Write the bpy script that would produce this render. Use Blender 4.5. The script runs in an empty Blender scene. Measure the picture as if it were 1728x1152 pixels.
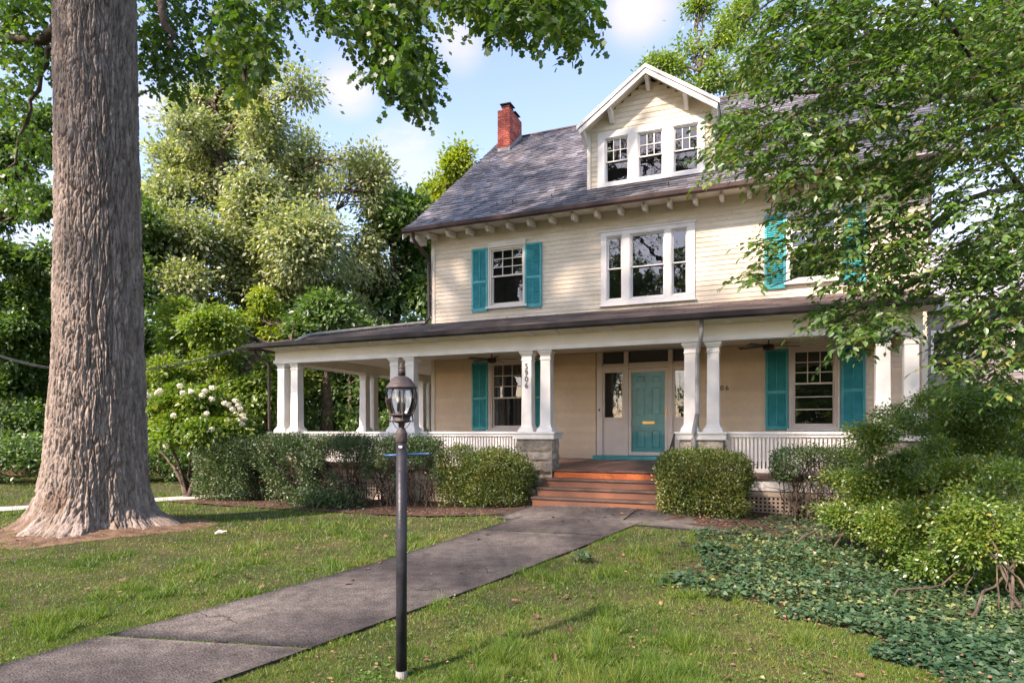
import bpy, math, random
import numpy as np
from mathutils import Vector, Matrix

rng = np.random.default_rng(7)
random.seed(7)
sc = bpy.context.scene
col = sc.collection
EYE = 1.66

# ------------------------------------------------------------ camera
cam = bpy.data.cameras.new('camera')
cam.sensor_width = 36.0
cam.lens = 1075 / 1728 * 36
cam.shift_y = (727 - 576) / 1728
cam.clip_end = 2000
cam.clip_start = 0.05
camo = bpy.data.objects.new('camera', cam)
camo.location = (0, 0, EYE)
camo.rotation_euler = (math.pi / 2, 0, 0)
col.objects.link(camo)
sc.camera = camo

# ------------------------------------------------------------ light
SUN = Vector((-0.62, -0.62, 0.74)).normalized()
sun_el = math.asin(SUN.z)
sun_az = math.atan2(SUN.x, SUN.y)
w = bpy.data.worlds.new('World')
sc.world = w
w.use_nodes = True
nt = w.node_tree
nt.nodes.clear()
N = nt.nodes.new
L = nt.links.new
out = N('ShaderNodeOutputWorld')
bg = N('ShaderNodeBackground')
bg.inputs['Strength'].default_value = 0.12
sky = N('ShaderNodeTexSky')
sky.sky_type = 'NISHITA'
sky.sun_disc = False
sky.sun_elevation = sun_el
sky.sun_rotation = sun_az
sky.air_density = 1.0
sky.dust_density = 0.9
sky.ozone_density = 2.6
tc = N('ShaderNodeTexCoord')
mp = N('ShaderNodeMapping')
mp.inputs['Scale'].default_value = (1.0, 1.0, 2.2)
L(tc.outputs['Generated'], mp.inputs['Vector'])
nz = N('ShaderNodeTexNoise')
nz.inputs['Scale'].default_value = 3.1
nz.inputs['Detail'].default_value = 7
nz.inputs['Roughness'].default_value = 0.55
L(mp.outputs[0], nz.inputs['Vector'])
cr = N('ShaderNodeValToRGB')
cr.color_ramp.elements[0].position = 0.57
cr.color_ramp.elements[0].color = (0, 0, 0, 1)
cr.color_ramp.elements[1].position = 0.70
cr.color_ramp.elements[1].color = (0.85, 0.85, 0.85, 1)
L(nz.outputs['Fac'], cr.inputs['Fac'])


def at(px, py, Z):
    return np.array([(px - 864) / 1075 * Z, Z, EYE + (727 - py) / 1075 * Z])


prev = cr.outputs['Color']
nz2 = N('ShaderNodeTexNoise')
nz2.inputs['Scale'].default_value = 9
nz2.inputs['Detail'].default_value = 6
L(mp.outputs[0], nz2.inputs['Vector'])
for (px, py, rad, amp) in ((590, 145, .055, 1.0), (775, 75, .05, .9), (1080, 5, .07, 1.0), (250, 180, .04, .8), (690, 290, .10, .55), (60, 380, .12, .6), (1650, 420, .16, .9)):
    d = Vector(at(px, py, 1) - np.array([0, 0, EYE])).normalized()
    vm = N('ShaderNodeVectorMath')
    vm.operation = 'DISTANCE'
    nrm = N('ShaderNodeVectorMath')
    nrm.operation = 'NORMALIZE'
    L(tc.outputs['Generated'], nrm.inputs[0])
    L(nrm.outputs[0], vm.inputs[0])
    vm.inputs[1].default_value = d
    m1 = N('ShaderNodeMapRange')
    m1.interpolation_type = 'SMOOTHSTEP'
    m1.inputs['From Min'].default_value = rad
    m1.inputs['From Max'].default_value = rad * .15
    m1.inputs['To Max'].default_value = amp * 1.25
    L(vm.outputs['Value'], m1.inputs['Value'])
    m2 = N('ShaderNodeMath')
    m2.operation = 'MULTIPLY'
    L(m1.outputs[0], m2.inputs[0])
    L(nz2.outputs['Fac'], m2.inputs[1])
    m3 = N('ShaderNodeMath')
    m3.operation = 'MAXIMUM'
    L(prev, m3.inputs[0])
    L(m2.outputs[0], m3.inputs[1])
    prev = m3.outputs[0]
mx = N('ShaderNodeMix')
mx.data_type = 'RGBA'
mx.clamp_factor = True
L(prev, mx.inputs['Factor'])
L(sky.outputs[0], mx.inputs['A'])
mx.inputs['B'].default_value = (2.3, 2.4, 2.6, 1)
L(mx.outputs['Result'], bg.inputs['Color'])
L(bg.outputs[0], out.inputs[0])

sl = bpy.data.lights.new('sun', 'SUN')
sl.energy = 2.8
sl.angle = math.radians(2.2)
sl.color = (1.0, 0.93, 0.83)
so = bpy.data.objects.new('sun', sl)
so.rotation_euler = SUN.to_track_quat('Z', 'Y').to_euler()
so.location = (-30, -30, 40)
col.objects.link(so)
sc.view_settings.view_transform = 'Standard'
sc.view_settings.look = 'None'
sc.view_settings.exposure = 1.97
sc.view_settings.gamma = 1
sc.view_settings.use_curve_mapping = False
sc.view_settings.use_white_balance = True
sc.view_settings.white_balance_temperature = 7500
sc.view_settings.white_balance_tint = 24
sc.cycles.use_denoising = True
sc.cycles.max_bounces = 9
sc.cycles.diffuse_bounces = 6
sc.cycles.glossy_bounces = 3
sc.cycles.transmission_bounces = 4
sc.cycles.transparent_max_bounces = 8
sc.cycles.sample_clamp_indirect = 6
sc.cycles.caustics_reflective = False
sc.cycles.caustics_refractive = False

# ------------------------------------------------------------ materials


def newmat(name):
    m = bpy.data.materials.new(name)
    m.use_nodes = True
    return m, m.node_tree, m.node_tree.nodes['Principled BSDF']


def surf(name, c1, c2=None, rough=0.6, scale=4.0, detail=5.0, bump=0.0, bscale=None, spec=0.3, metal=0.0, rnd=None, stretch=(1, 1, 1), c3=None, lo=0.35, hi=0.65, rvar=0.35, speck=0.0, sscale=70.0):
    """two-tone noise surface; rnd='island' or 'object' adds per-piece variation"""
    m, t, b = newmat(name)
    n = t.nodes.new
    l = t.links.new
    geo = n('ShaderNodeNewGeometry')
    mpp = n('ShaderNodeMapping')
    mpp.inputs['Scale'].default_value = stretch
    l(geo.outputs['Position'], mpp.inputs['Vector'])
    nn = n('ShaderNodeTexNoise')
    nn.inputs['Scale'].default_value = scale
    nn.inputs['Detail'].default_value = detail
    l(mpp.outputs[0], nn.inputs['Vector'])
    r = n('ShaderNodeValToRGB')
    r.color_ramp.elements[0].position = lo
    r.color_ramp.elements[1].position = hi
    c2 = c2 or c1
    r.color_ramp.elements[0].color = (*c1, 1)
    r.color_ramp.elements[1].color = (*c2, 1)
    if c3:
        e = r.color_ramp.elements.new(min(hi + .12, .98))
        e.color = (*c3, 1)
    l(nn.outputs['Fac'], r.inputs['Fac'])
    c = r.outputs['Color']
    if rnd:
        if rnd == 'island':
            rs = geo.outputs['Random Per Island']
        else:
            oi = n('ShaderNodeObjectInfo')
            rs = oi.outputs['Random']
        mr = n('ShaderNodeMapRange')
        mr.inputs['To Min'].default_value = 1 - rvar
        mr.inputs['To Max'].default_value = 1 + rvar
        l(rs, mr.inputs['Value'])
        mu = n('ShaderNodeVectorMath')
        mu.operation = 'SCALE'
        l(c, mu.inputs[0])
        l(mr.outputs[0], mu.inputs['Scale'])
        c = mu.outputs[0]
    if speck:
        for (sc_, k_) in ((sscale, speck), (sscale * .12, speck * .8)):
            sn = n('ShaderNodeTexNoise')
            sn.inputs['Scale'].default_value = sc_
            sn.inputs['Detail'].default_value = 4
            sn.inputs['Roughness'].default_value = .7
            l(geo.outputs['Position'], sn.inputs['Vector'])
            sm = n('ShaderNodeMapRange')
            sm.inputs['From Min'].default_value = .3
            sm.inputs['From Max'].default_value = .7
            sm.inputs['To Min'].default_value = 1 - k_
            sm.inputs['To Max'].default_value = 1 + k_
            sm.clamp = False
            l(sn.outputs['Fac'], sm.inputs['Value'])
            sv = n('ShaderNodeVectorMath')
            sv.operation = 'SCALE'
            l(c, sv.inputs[0])
            l(sm.outputs[0], sv.inputs['Scale'])
            c = sv.outputs[0]
    l(c, b.inputs['Base Color'])
    b.inputs['Roughness'].default_value = rough
    b.inputs['Specular IOR Level'].default_value = spec
    b.inputs['Metallic'].default_value = metal
    if bump:
        bn = n('ShaderNodeTexNoise')
        bn.inputs['Scale'].default_value = bscale or scale * 6
        bn.inputs['Detail'].default_value = 6
        l(mpp.outputs[0], bn.inputs['Vector'])
        bp = n('ShaderNodeBump')
        bp.inputs['Strength'].default_value = bump
        bp.inputs['Distance'].default_value = 0.02
        l(bn.outputs['Fac'], bp.inputs['Height'])
        l(bp.outputs[0], b.inputs['Normal'])
    return m


def leafmat(name, ca, cb, cc=None, trans=0.35, rough=0.45, nscale=0.8, gloss=0.08):
    """leaf: colour varies leaf to leaf and clump to clump, part of the light passes through"""
    m, t, b = newmat(name)
    t.nodes.remove(b)
    n = t.nodes.new
    l = t.links.new
    o = t.nodes['Material Output']
    geo = n('ShaderNodeNewGeometry')
    r = n('ShaderNodeValToRGB')
    r.color_ramp.elements[0].color = (*ca, 1)
    r.color_ramp.elements[1].color = (*cb, 1)
    r.color_ramp.elements[1].position = .9
    if cc:
        e = r.color_ramp.elements.new(0.975)
        e.color = (*cc, 1)
    nn = n('ShaderNodeTexNoise')
    nn.inputs['Scale'].default_value = nscale
    nn.inputs['Detail'].default_value = 3
    l(geo.outputs['Position'], nn.inputs['Vector'])
    ad = n('ShaderNodeMath')
    ad.operation = 'MULTIPLY_ADD'
    l(nn.outputs['Fac'], ad.inputs[0])
    ad.inputs[1].default_value = 1.1
    ad.inputs[2].default_value = -0.55
    ad2 = n('ShaderNodeMath')
    ad2.operation = 'MULTIPLY_ADD'
    l(geo.outputs['Random Per Island'], ad2.inputs[0])
    ad2.inputs[1].default_value = 0.98
    l(ad.outputs[0], ad2.inputs[2])
    l(ad2.outputs[0], r.inputs['Fac'])
    d = n('ShaderNodeBsdfDiffuse')
    tr = n('ShaderNodeBsdfTranslucent')
    l(r.outputs[0], d.inputs[0])
    tint = n('ShaderNodeMix')
    tint.data_type = 'RGBA'
    tint.blend_type = 'MULTIPLY'
    tint.inputs['Factor'].default_value = 1
    l(r.outputs[0], tint.inputs['A'])
    tint.inputs['B'].default_value = (1.7, 1.9, .7, 1)
    l(tint.outputs['Result'], tr.inputs[0])
    ms = n('ShaderNodeMixShader')
    ms.inputs[0].default_value = trans
    l(d.outputs[0], ms.inputs[1])
    l(tr.outputs[0], ms.inputs[2])
    g = n('ShaderNodeBsdfGlossy')
    g.inputs['Roughness'].default_value = rough
    g.inputs['Color'].default_value = (.9, .95, 1, 1)
    ms2 = n('ShaderNodeMixShader')
    ms2.inputs[0].default_value = gloss
    l(ms.outputs[0], ms2.inputs[1])
    l(g.outputs[0], ms2.inputs[2])
    l(ms2.outputs[0], o.inputs[0])
    return m


def glassmat(name, base=0.10, tint=(.8, .85, .85), mult=1.6):
    m, t, b = newmat(name)
    t.nodes.remove(b)
    n = t.nodes.new
    l = t.links.new
    o = t.nodes['Material Output']
    fr = n('ShaderNodeFresnel')
    fr.inputs['IOR'].default_value = 1.5
    ad = n('ShaderNodeMath')
    ad.operation = 'MULTIPLY_ADD'
    ad.use_clamp = True
    l(fr.outputs[0], ad.inputs[0])
    ad.inputs[1].default_value = mult
    ad.inputs[2].default_value = base
    tr = n('ShaderNodeBsdfTransparent')
    tr.inputs[0].default_value = (*tint, 1)
    g = n('ShaderNodeBsdfGlossy')
    g.inputs['Roughness'].default_value = 0.012
    # old glass: slight waviness
    geo = n('ShaderNodeNewGeometry')
    nn = n('ShaderNodeTexNoise')
    nn.inputs['Scale'].default_value = 3.0
    l(geo.outputs['Position'], nn.inputs['Vector'])
    bp = n('ShaderNodeBump')
    bp.inputs['Strength'].default_value = .12
    bp.inputs['Distance'].default_value = .02
    l(nn.outputs['Fac'], bp.inputs['Height'])
    l(bp.outputs[0], g.inputs['Normal'])
    ms = n('ShaderNodeMixShader')
    l(ad.outputs[0], ms.inputs[0])
    l(tr.outputs[0], ms.inputs[1])
    l(g.outputs[0], ms.inputs[2])
    l(ms.outputs[0], o.inputs[0])
    return m


M = {}
M['siding'] = surf('cream_siding', (.66, .575, .44), (.745, .67, .54), .55, 1.3, 9, .3, 30, rnd='object', rvar=.06, speck=.06, sscale=14, stretch=(1, 1, 3))
M['porchwall_bounce'] = surf('bounce_tinted_porch_siding', (.74, .56, .39), (.79, .63, .46), .55, 1.3, 9, .3, 30, rnd='object', rvar=.05, speck=.05, sscale=14)  # siding under the porch, warm bounce off the floor put into its colour
M['sidingj'] = surf('cream_siding_joined', (.66, .575, .44), (.745, .67, .54), .55, 1.3, 6, .25, 30)
M['white'] = surf('white_trim', (.70, .69, .66), (.80, .79, .76), .5, 3, 6, .15, 40)
M['cream'] = surf('cream_trim', (.70, .645, .54), (.77, .725, .63), .5, 2, 6, .15, 40)
M['pink_bounce'] = surf('bounce_tinted_porch_trim', (.70, .60, .53), (.76, .67, .60), .5, 3, 4)  # porch window and door trim, red floor's bounce painted into the tone
M['teal'] = surf('teal_paint', (.015, .30, .33), (.035, .38, .41), .42, 5, 6, .15, 50, spec=.45)
M['slate'] = surf('slate', (.115, .112, .122), (.20, .196, .216), .5, .8, 4, .15, 25, spec=.4, rnd='island', rvar=.45, c3=(.22, .19, .18))
M['slateo'] = surf('slate_piece', (.115, .112, .122), (.20, .196, .216), .5, .8, 4, .15, 25, spec=.4, rnd='object', rvar=.45, c3=(.22, .19, .18))
M['roofing'] = surf('brown_roofing', (.060, .045, .042), (.15, .115, .10), .8, 1.6, 8, .5, 40, stretch=(1, 1, 1), c3=(.30, .17, .10))
M['gutter'] = surf('brown_gutter', (.035, .022, .020), (.075, .045, .040), .45, 3, 5, .1)
M['gutterk'] = surf('black_gutter', (.010, .010, .013), (.028, .025, .028), .35, 3, 5, .1)
M['pipe'] = surf('grey_pipe', (.22, .22, .22), (.38, .37, .36), .5, 4, 6, .2)
M['brick'] = surf('red_brick', (.30, .065, .05), (.48, .13, .085), .75, 3, 6, .4, 40, rnd='island', rvar=.3)
M['mortar'] = surf('mortar', (.20, .08, .06), (.30, .13, .10), .9, 8)
M['stone'] = surf('pier_stone', (.23, .20, .17), (.46, .41, .33), .85, 6, 8, .8, 30, rnd='object', rvar=.3, c3=(.52, .42, .28))
M['stonem'] = surf('pier_mortar', (.33, .28, .21), (.44, .38, .29), .95, 14, 6, .6, 40)
M['porchfloor'] = surf('porch_floor_paint', (.085, .048, .04), (.15, .085, .068), .45, 2, 6, .2, 30, spec=.4, rnd='object', rvar=.12)
M['step'] = surf('step_paint', (.055, .038, .032), (.115, .075, .060), .55, 2.5, 7, .3, 30, c3=(.18, .11, .085), speck=.3, sscale=30)
M['riser'] = surf('riser_paint', (.11, .055, .040), (.21, .085, .050), .5, 1.2, 6, .2, 30)
M['riserr'] = surf('orange_riser_paint', (.30, .065, .022), (.44, .12, .038), .5, 1.2, 6, .2, 30, speck=.25, sscale=20)
M['lattice'] = surf('lattice_paint', (.42, .33, .26), (.66, .58, .50), .7, 1.0, 6, .2, 30)
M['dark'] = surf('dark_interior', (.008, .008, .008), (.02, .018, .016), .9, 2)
M['curtain'] = surf('curtain_cloth', (.10, .09, .085), (.20, .17, .15), .9, 3, stretch=(9, 9, .5))
M['lace'] = surf('lead_cames', (.07, .06, .05), (.10, .08, .07), .6)
M['brass'] = surf('brass', (.62, .38, .10), (.72, .46, .14), .35, 5, metal=.8)
M['black'] = surf('black_paint', (.012, .013, .017), (.03, .032, .04), .42, 7, 6, .15, 40)
M['bronze'] = surf('weathered_bronze', (.035, .028, .029), (.075, .06, .06), .55, 9, 6, .25, 60)
M['blue'] = surf('blue_ladder_rest', (.015, .06, .14), (.03, .10, .22), .4, 5)
M['concrete'] = surf('concrete', (.040, .036, .037), (.125, .112, .103), .9, .42, 13, .9, 60, c3=(.19, .17, .152), lo=.40, hi=.60, speck=.5, sscale=55)
M['concdark'] = surf('old_concrete', (.050, .042, .038), (.105, .09, .078), .92, 1.4, 9, .7, 60, speck=.4)
M['pathlight'] = surf('pale_path', (.36, .34, .31), (.5, .48, .44), .9, 3, 6, .2)
M['mulch'] = surf('mulch', (.045, .025, .017), (.105, .062, .045), .95, 9, 9, 1.0, 60)
M['soil'] = surf('root_soil', (.09, .055, .035), (.20, .13, .085), .95, 6, 9, 1.0, 60)
M['twig'] = surf('twig_bark', (.035, .026, .020), (.10, .075, .055), .85, 8, 4)
M['branch'] = surf('branch_bark', (.045, .035, .028), (.13, .10, .075), .9, 6, 5, .6, 30)
M['greybark'] = surf('grey_bark', (.13, .115, .10), (.26, .235, .205), .9, 4, 6, .7, 25, stretch=(1, 1, .25))
M['flower'] = leafmat('hydrangea_petals', (.74, .71, .60), (.85, .83, .76), (.80, .66, .58), .06, .5, 2, .02)
M['lead'] = surf('dead_leaf', (.09, .048, .030), (.21, .12, .075), .8, 12, 3, .2, rnd='object', rvar=.4)
M['litter'] = surf('leaf_litter', (.11, .062, .040), (.24, .145, .09), .85, 7, 3, rnd='island', rvar=.5)
M['pwall'] = surf('pink_grey_siding', (.20, .17, .165), (.26, .225, .22), .7, 2)
M['nroof'] = surf('neighbour_roof', (.22, .22, .24), (.33, .33, .36), .8, 3, 6, .4, 20)
M['fencewood'] = surf('fence_wood', (.07, .040, .026), (.14, .085, .055), .85, 5, 6, .4, 20, stretch=(3, 3, .4))
M['glass'] = glassmat('window_glass', .07, mult=1.3)
M['stormglass'] = glassmat('storm_door_glass', -.01, (.98, .99, .99), .5)
M['lampglass'] = glassmat('lamp_glass', .06, (.93, .93, .92))
M['bulb'] = surf('candle_bulb', (.75, .72, .62), (.85, .80, .70), .3)

# bark of the big tulip tree: colour on real relief, ridges pale, furrows dark
m, t, b = newmat('tulip_bark')
n = t.nodes.new
l = t.links.new
geo = n('ShaderNodeNewGeometry')
mpp = n('ShaderNodeMapping')
mpp.inputs['Scale'].default_value = (1, 1, .35)
l(geo.outputs['Position'], mpp.inputs[0])
n1 = n('ShaderNodeTexNoise')
n1.inputs['Scale'].default_value = 9
n1.inputs['Detail'].default_value = 9
n1.inputs['Roughness'].default_value = .65
l(mpp.outputs[0], n1.inputs['Vector'])
r = n('ShaderNodeValToRGB')
r.color_ramp.elements[0].position = .3
r.color_ramp.elements[0].color = (.12, .095, .080, 1)
r.color_ramp.elements[1].position = .72
r.color_ramp.elements[1].color = (.35, .305, .27, 1)
l(n1.outputs['Fac'], r.inputs['Fac'])
at_ = n('ShaderNodeAttribute')
at_.attribute_name = 'weather'
mxx = n('ShaderNodeMix')
mxx.data_type = 'RGBA'
l(at_.outputs['Fac'], mxx.inputs['Factor'])
mxx.inputs['B'].default_value = (.15, .105, .078, 1)
tn = n('ShaderNodeAttribute')
tn.attribute_name = 'tone'
tm = n('ShaderNodeMapRange')
tm.inputs['To Min'].default_value = .8
tm.inputs['To Max'].default_value = 1.3
l(tn.outputs['Fac'], tm.inputs['Value'])
ts = n('ShaderNodeVectorMath')
ts.operation = 'SCALE'
l(r.outputs[0], ts.inputs[0])
l(tm.outputs[0], ts.inputs['Scale'])
l(ts.outputs[0], mxx.inputs['A'])
l(mxx.outputs['Result'], b.inputs['Base Color'])
b.inputs['Roughness'].default_value = .92
b.inputs['Specular IOR Level'].default_value = .15
n2 = n('ShaderNodeTexNoise')
n2.inputs['Scale'].default_value = 38
n2.inputs['Detail'].default_value = 8
l(mpp.outputs[0], n2.inputs['Vector'])
bp = n('ShaderNodeBump')
bp.inputs['Strength'].default_value = .8
bp.inputs['Distance'].default_value = .02
l(n2.outputs['Fac'], bp.inputs['Height'])
l(bp.outputs[0], b.inputs['Normal'])
M['bark'] = m

# lawn soil sheet
M['ground'] = surf('lawn_soil', (.030, .034, .012), (.075, .065, .028), .95, 1.4, 9, 1.0, 60, c3=(.12, .085, .05), lo=.3, hi=.62, speck=.5, sscale=60)
M['grass'] = leafmat('grass_blades', (.026, .098, .012), (.165, .235, .030), (.25, .22, .075), .35, .5, .7, .03)
M['weed'] = leafmat('lawn_weeds', (.04, .12, .02), (.10, .20, .03), (.2, .24, .06), .3, .45, 1.5, .05)
M['tulip'] = leafmat('tulip_leaves', (.035, .095, .014), (.095, .185, .030), (.16, .20, .035), .42, .5, .7, .05)
M['elm'] = leafmat('elm_leaves', (.040, .108, .018), (.100, .20, .032), (.24, .26, .05), .42, .45, .7, .06)
M['silver'] = leafmat('silver_leaves', (.15, .19, .095), (.32, .36, .20), (.50, .48, .28), .35, .5, .5, .05)
M['deep'] = leafmat('deep_green_leaves', (.042, .10, .024), (.105, .19, .045), (.14, .2, .05), .35, .45, .3, .06)
M['bright'] = leafmat('bright_green_leaves', (.085, .16, .025), (.19, .27, .045), (.32, .33, .05), .4, .45, .5, .05)
M['yellow'] = leafmat('yellow_green_leaves', (.15, .22, .03), (.29, .33, .045), (.4, .36, .05), .4, .45, .4, .04)
M['yew'] = leafmat('yew_needles', (.035, .080, .028), (.095, .155, .050), (.13, .11, .05), .2, .5, 1.5, .05)
M['box'] = leafmat('boxwood_leaves', (.050, .10, .018), (.17, .20, .038), (.24, .21, .05), .25, .45, 1.8, .05)
M['azalea'] = leafmat('azalea_leaves', (.065, .15, .022), (.19, .265, .04), (.36, .32, .06), .42, .4, 1.0, .07)
M['ivy'] = leafmat('ivy_leaves', (.018, .060, .030), (.075, .140, .062), (.20, .24, .09), .2, .45, .8, .035)
M['hyd'] = leafmat('hydrangea_leaves', (.09, .17, .02), (.19, .28, .035), (.33, .33, .04), .4, .45, 1.0, .05)

# ------------------------------------------------------------ builders


def link(o, parent=None):
    col.objects.link(o)
    if parent is not None:
        o.parent = parent
    return o


def tag(o, label=None, cat=None, group=None, kind=None):
    if label:
        o['label'] = label
    if cat:
        o['category'] = cat
    if group:
        o['group'] = group
    if kind:
        o['kind'] = kind
    return o


def empty(name, loc=(0, 0, 0), rz=0.0, label=None, cat=None, group=None):
    o = bpy.data.objects.new(name, None)
    o.empty_display_size = .3
    o.location = loc
    o.rotation_euler = (0, 0, rz)
    link(o)
    return tag(o, label, cat, group)


def to_mesh(o, parent):
    me = bpy.data.meshes.new_from_object(o)
    o2 = bpy.data.objects.new('house_number', me)
    o2.location = o.location
    o2.rotation_euler = o.rotation_euler
    cu = o.data
    bpy.data.objects.remove(o)
    bpy.data.curves.remove(cu)
    return link(o2, parent)


class MB:
    def __init__(s):
        s.v = []
        s.f = []

    def box(s, x0, x1, y0, y1, z0, z1):
        b = len(s.v)
        s.v += [(x0, y0, z0), (x1, y0, z0), (x1, y1, z0), (x0, y1, z0), (x0, y0, z1), (x1, y0, z1), (x1, y1, z1), (x0, y1, z1)]
        s.f += [tuple(b + i for i in q) for q in ((0, 3, 2, 1), (4, 5, 6, 7), (0, 1, 5, 4), (1, 2, 6, 5), (2, 3, 7, 6), (3, 0, 4, 7))]
        return s

    def hexa(s, p):
        b = len(s.v)
        s.v += [tuple(q) for q in p]
        s.f += [tuple(b + i for i in q) for q in ((0, 3, 2, 1), (4, 5, 6, 7), (0, 1, 5, 4), (1, 2, 6, 5), (2, 3, 7, 6), (3, 0, 4, 7))]
        return s

    def poly(s, pts):
        b = len(s.v)
        s.v += [tuple(p) for p in pts]
        s.f.append(tuple(range(b, b + len(pts))))
        return s

    def slab(s, pts, off):
        """polygon extruded by vector off"""
        b = len(s.v)
        k = len(pts)
        s.v += [tuple(p) for p in pts] + [tuple(np.add(p, off)) for p in pts]
        s.f.append(tuple(range(b, b + k)))
        s.f.append(tuple(range(b + 2 * k - 1, b + k - 1, -1)))
        for i in range(k):
            j = (i + 1) % k
            s.f.append((b + j, b + i, b + k + i, b + k + j))
        return s

    def tube(s, pts, rad, n=8, cap=True):
        pts = [Vector(p) for p in pts]
        if not hasattr(rad, '__len__'):
            rad = [rad] * len(pts)
        b = len(s.v)
        up = Vector((0, 0, 1))
        for i, p in enumerate(pts):
            d = (pts[min(i + 1, len(pts) - 1)] - pts[max(i - 1, 0)])
            d = d.normalized() if d.length > 1e-9 else Vector((0, 0, 1))
            a = d.cross(up)
            if a.length < .05:
                a = d.cross(Vector((1, 0, 0)))
            a.normalize()
            c = d.cross(a)
            for k in range(n):
                t_ = 2 * math.pi * k / n
                s.v.append(tuple(p + (a * math.cos(t_) + c * math.sin(t_)) * rad[i]))
        for i in range(len(pts) - 1):
            for k in range(n):
                k2 = (k + 1) % n
                s.f.append((b + i * n + k, b + i * n + k2, b + (i + 1) * n + k2, b + (i + 1) * n + k))
        if cap:
            s.f.append(tuple(b + k for k in range(n)))
            s.f.append(tuple(b + (len(pts) - 1) * n + k for k in reversed(range(n))))
        return s

    def lathe(s, prof, c=(0, 0), n=20, square=False):
        b = len(s.v)
        for (r_, z) in prof:
            for k in range(n):
                t_ = 2 * math.pi * (k + .5) / n
                q = r_ / (max(abs(math.cos(t_)), abs(math.sin(t_))) if square else 1)
                s.v.append((c[0] + q * math.cos(t_), c[1] + q * math.sin(t_), z))
        for i in range(len(prof) - 1):
            for k in range(n):
                k2 = (k + 1) % n
                s.f.append((b + i * n + k, b + i * n + k2, b + (i + 1) * n + k2, b + (i + 1) * n + k))
        s.f.append(tuple(b + k for k in reversed(range(n))))
        s.f.append(tuple(b + (len(prof) - 1) * n + k for k in range(n)))
        return s

    def build(s, name, mat, parent=None, smooth=False, bevel=0):
        me = bpy.data.meshes.new(name)
        me.from_pydata(s.v, [], s.f)
        me.materials.append(mat)
        if smooth:
            me.polygons.foreach_set('use_smooth', [True] * len(me.polygons))
        me.update()
        o = bpy.data.objects.new(name, me)
        if bevel:
            md = o.modifiers.new('bevel', 'BEVEL')
            md.width = bevel
            md.segments = 2
        return link(o, parent)


def npmesh(name, V, F, mat, parent=None, smooth=False):
    """V (n,3), F (m,k) all the same k"""
    me = bpy.data.meshes.new(name)
    k = F.shape[1]
    me.vertices.add(len(V))
    me.vertices.foreach_set('co', np.ascontiguousarray(V, dtype=np.float32).ravel())
    me.loops.add(len(F) * k)
    me.loops.foreach_set('vertex_index', np.ascontiguousarray(F, dtype=np.int32).ravel())
    me.polygons.add(len(F))
    me.polygons.foreach_set('loop_start', np.arange(0, len(F) * k, k, dtype=np.int32))
    if smooth:
        me.polygons.foreach_set('use_smooth', np.ones(len(F), dtype=bool))
    me.update(calc_edges=True)
    me.materials.append(mat)
    o = bpy.data.objects.new(name, me)
    return link(o, parent)


def unit(v):
    return v / np.maximum(np.linalg.norm(v, axis=-1, keepdims=True), 1e-9)


def tri(T, F):
    return np.array(T, float), np.array(F, int)


QUAD = tri([(0, 0, 0), (.5, .27, .07), (1, 0, -.03), (.5, -.27, .07)], [(0, 1, 2), (0, 2, 3)])
BROAD = tri([(0, 0, 0), (.28, .24, .05), (.62, .22, .04), (1, 0, -.10), (.62, -.22, .04), (.28, -.24, .05)],
            [(0, 1, 2), (0, 2, 3), (0, 3, 4), (0, 4, 5)])
LOBED = tri([(0, 0, 0), (.10, .42, .05), (.42, .30, .03), (.70, .46, .0), (.82, .18, -.02), (.95, 0, -.06),
             (.82, -.18, -.02), (.70, -.46, .0), (.42, -.30, .03), (.10, -.42, .05), (.5, 0, .0)],
            [(10, i, (i + 1) % 10) for i in range(10)])
IVY = tri([(0, 0, 0), (-.08, .38, -.04), (.38, .34, .02), (.95, 0, -.08), (.38, -.34, .02), (-.08, -.38, -.04)],
          [(0, 1, 2), (0, 2, 3), (0, 3, 4), (0, 4, 5)])
BLADE = tri([(0, .5, 0), (0, -.5, 0), (1, 0, 0)], [(0, 1, 2)])


def leaves(name, C, size, D, Nn, tpl, mat, parent=None, wid=1.0):
    """one leaf per row of C, D = direction of the blade, Nn = its rough normal"""
    T, F = tpl
    n = len(C)
    D = unit(D)
    B = unit(np.cross(Nn, D))
    U = np.cross(D, B)
    size = np.broadcast_to(np.asarray(size, float), (n,))[:, None]
    wid = np.broadcast_to(np.asarray(wid, float), (n,))[:, None]
    V = (C[:, None, :] + (D * size)[:, None, :] * T[None, :, 0:1] + (B * size * wid)[:, None, :] * T[None, :, 1:2]
         + (U * size)[:, None, :] * T[None, :, 2:3])
    k = len(T)
    FF = (F[None] + (np.arange(n) * k)[:, None, None]).reshape(-1, 3)
    return npmesh(name, V.reshape(-1, 3), FF, mat, parent)


# value noise
_tab = rng.random((256, 256))


def vnoise(x, y):
    xi = np.floor(x).astype(int)
    yi = np.floor(y).astype(int)
    fx = x - xi
    fy = y - yi
    fx = fx * fx * (3 - 2 * fx)
    fy = fy * fy * (3 - 2 * fy)
    a = _tab[xi % 256, yi % 256]
    b_ = _tab[(xi + 1) % 256, yi % 256]
    c = _tab[xi % 256, (yi + 1) % 256]
    d = _tab[(xi + 1) % 256, (yi + 1) % 256]
    return (a * (1 - fx) + b_ * fx) * (1 - fy) + (c * (1 - fx) + d * fx) * fy


def fbm(x, y, o=4):
    s = 0
    a = .5
    for i in range(o):
        s = s + a * vnoise(x * 2 ** i + 17 * i, y * 2 ** i + 31 * i)
        a *= .5
    return s


# house frame
HX, HY = 3.30, 15.50
UX, UY = .9223, -.3867
HRZ = math.atan2(UY, UX)


def hw(x, y):
    """house-local x, y to world"""
    return HX + x * UX - y * UY, HY + x * UY + y * UX


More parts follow.
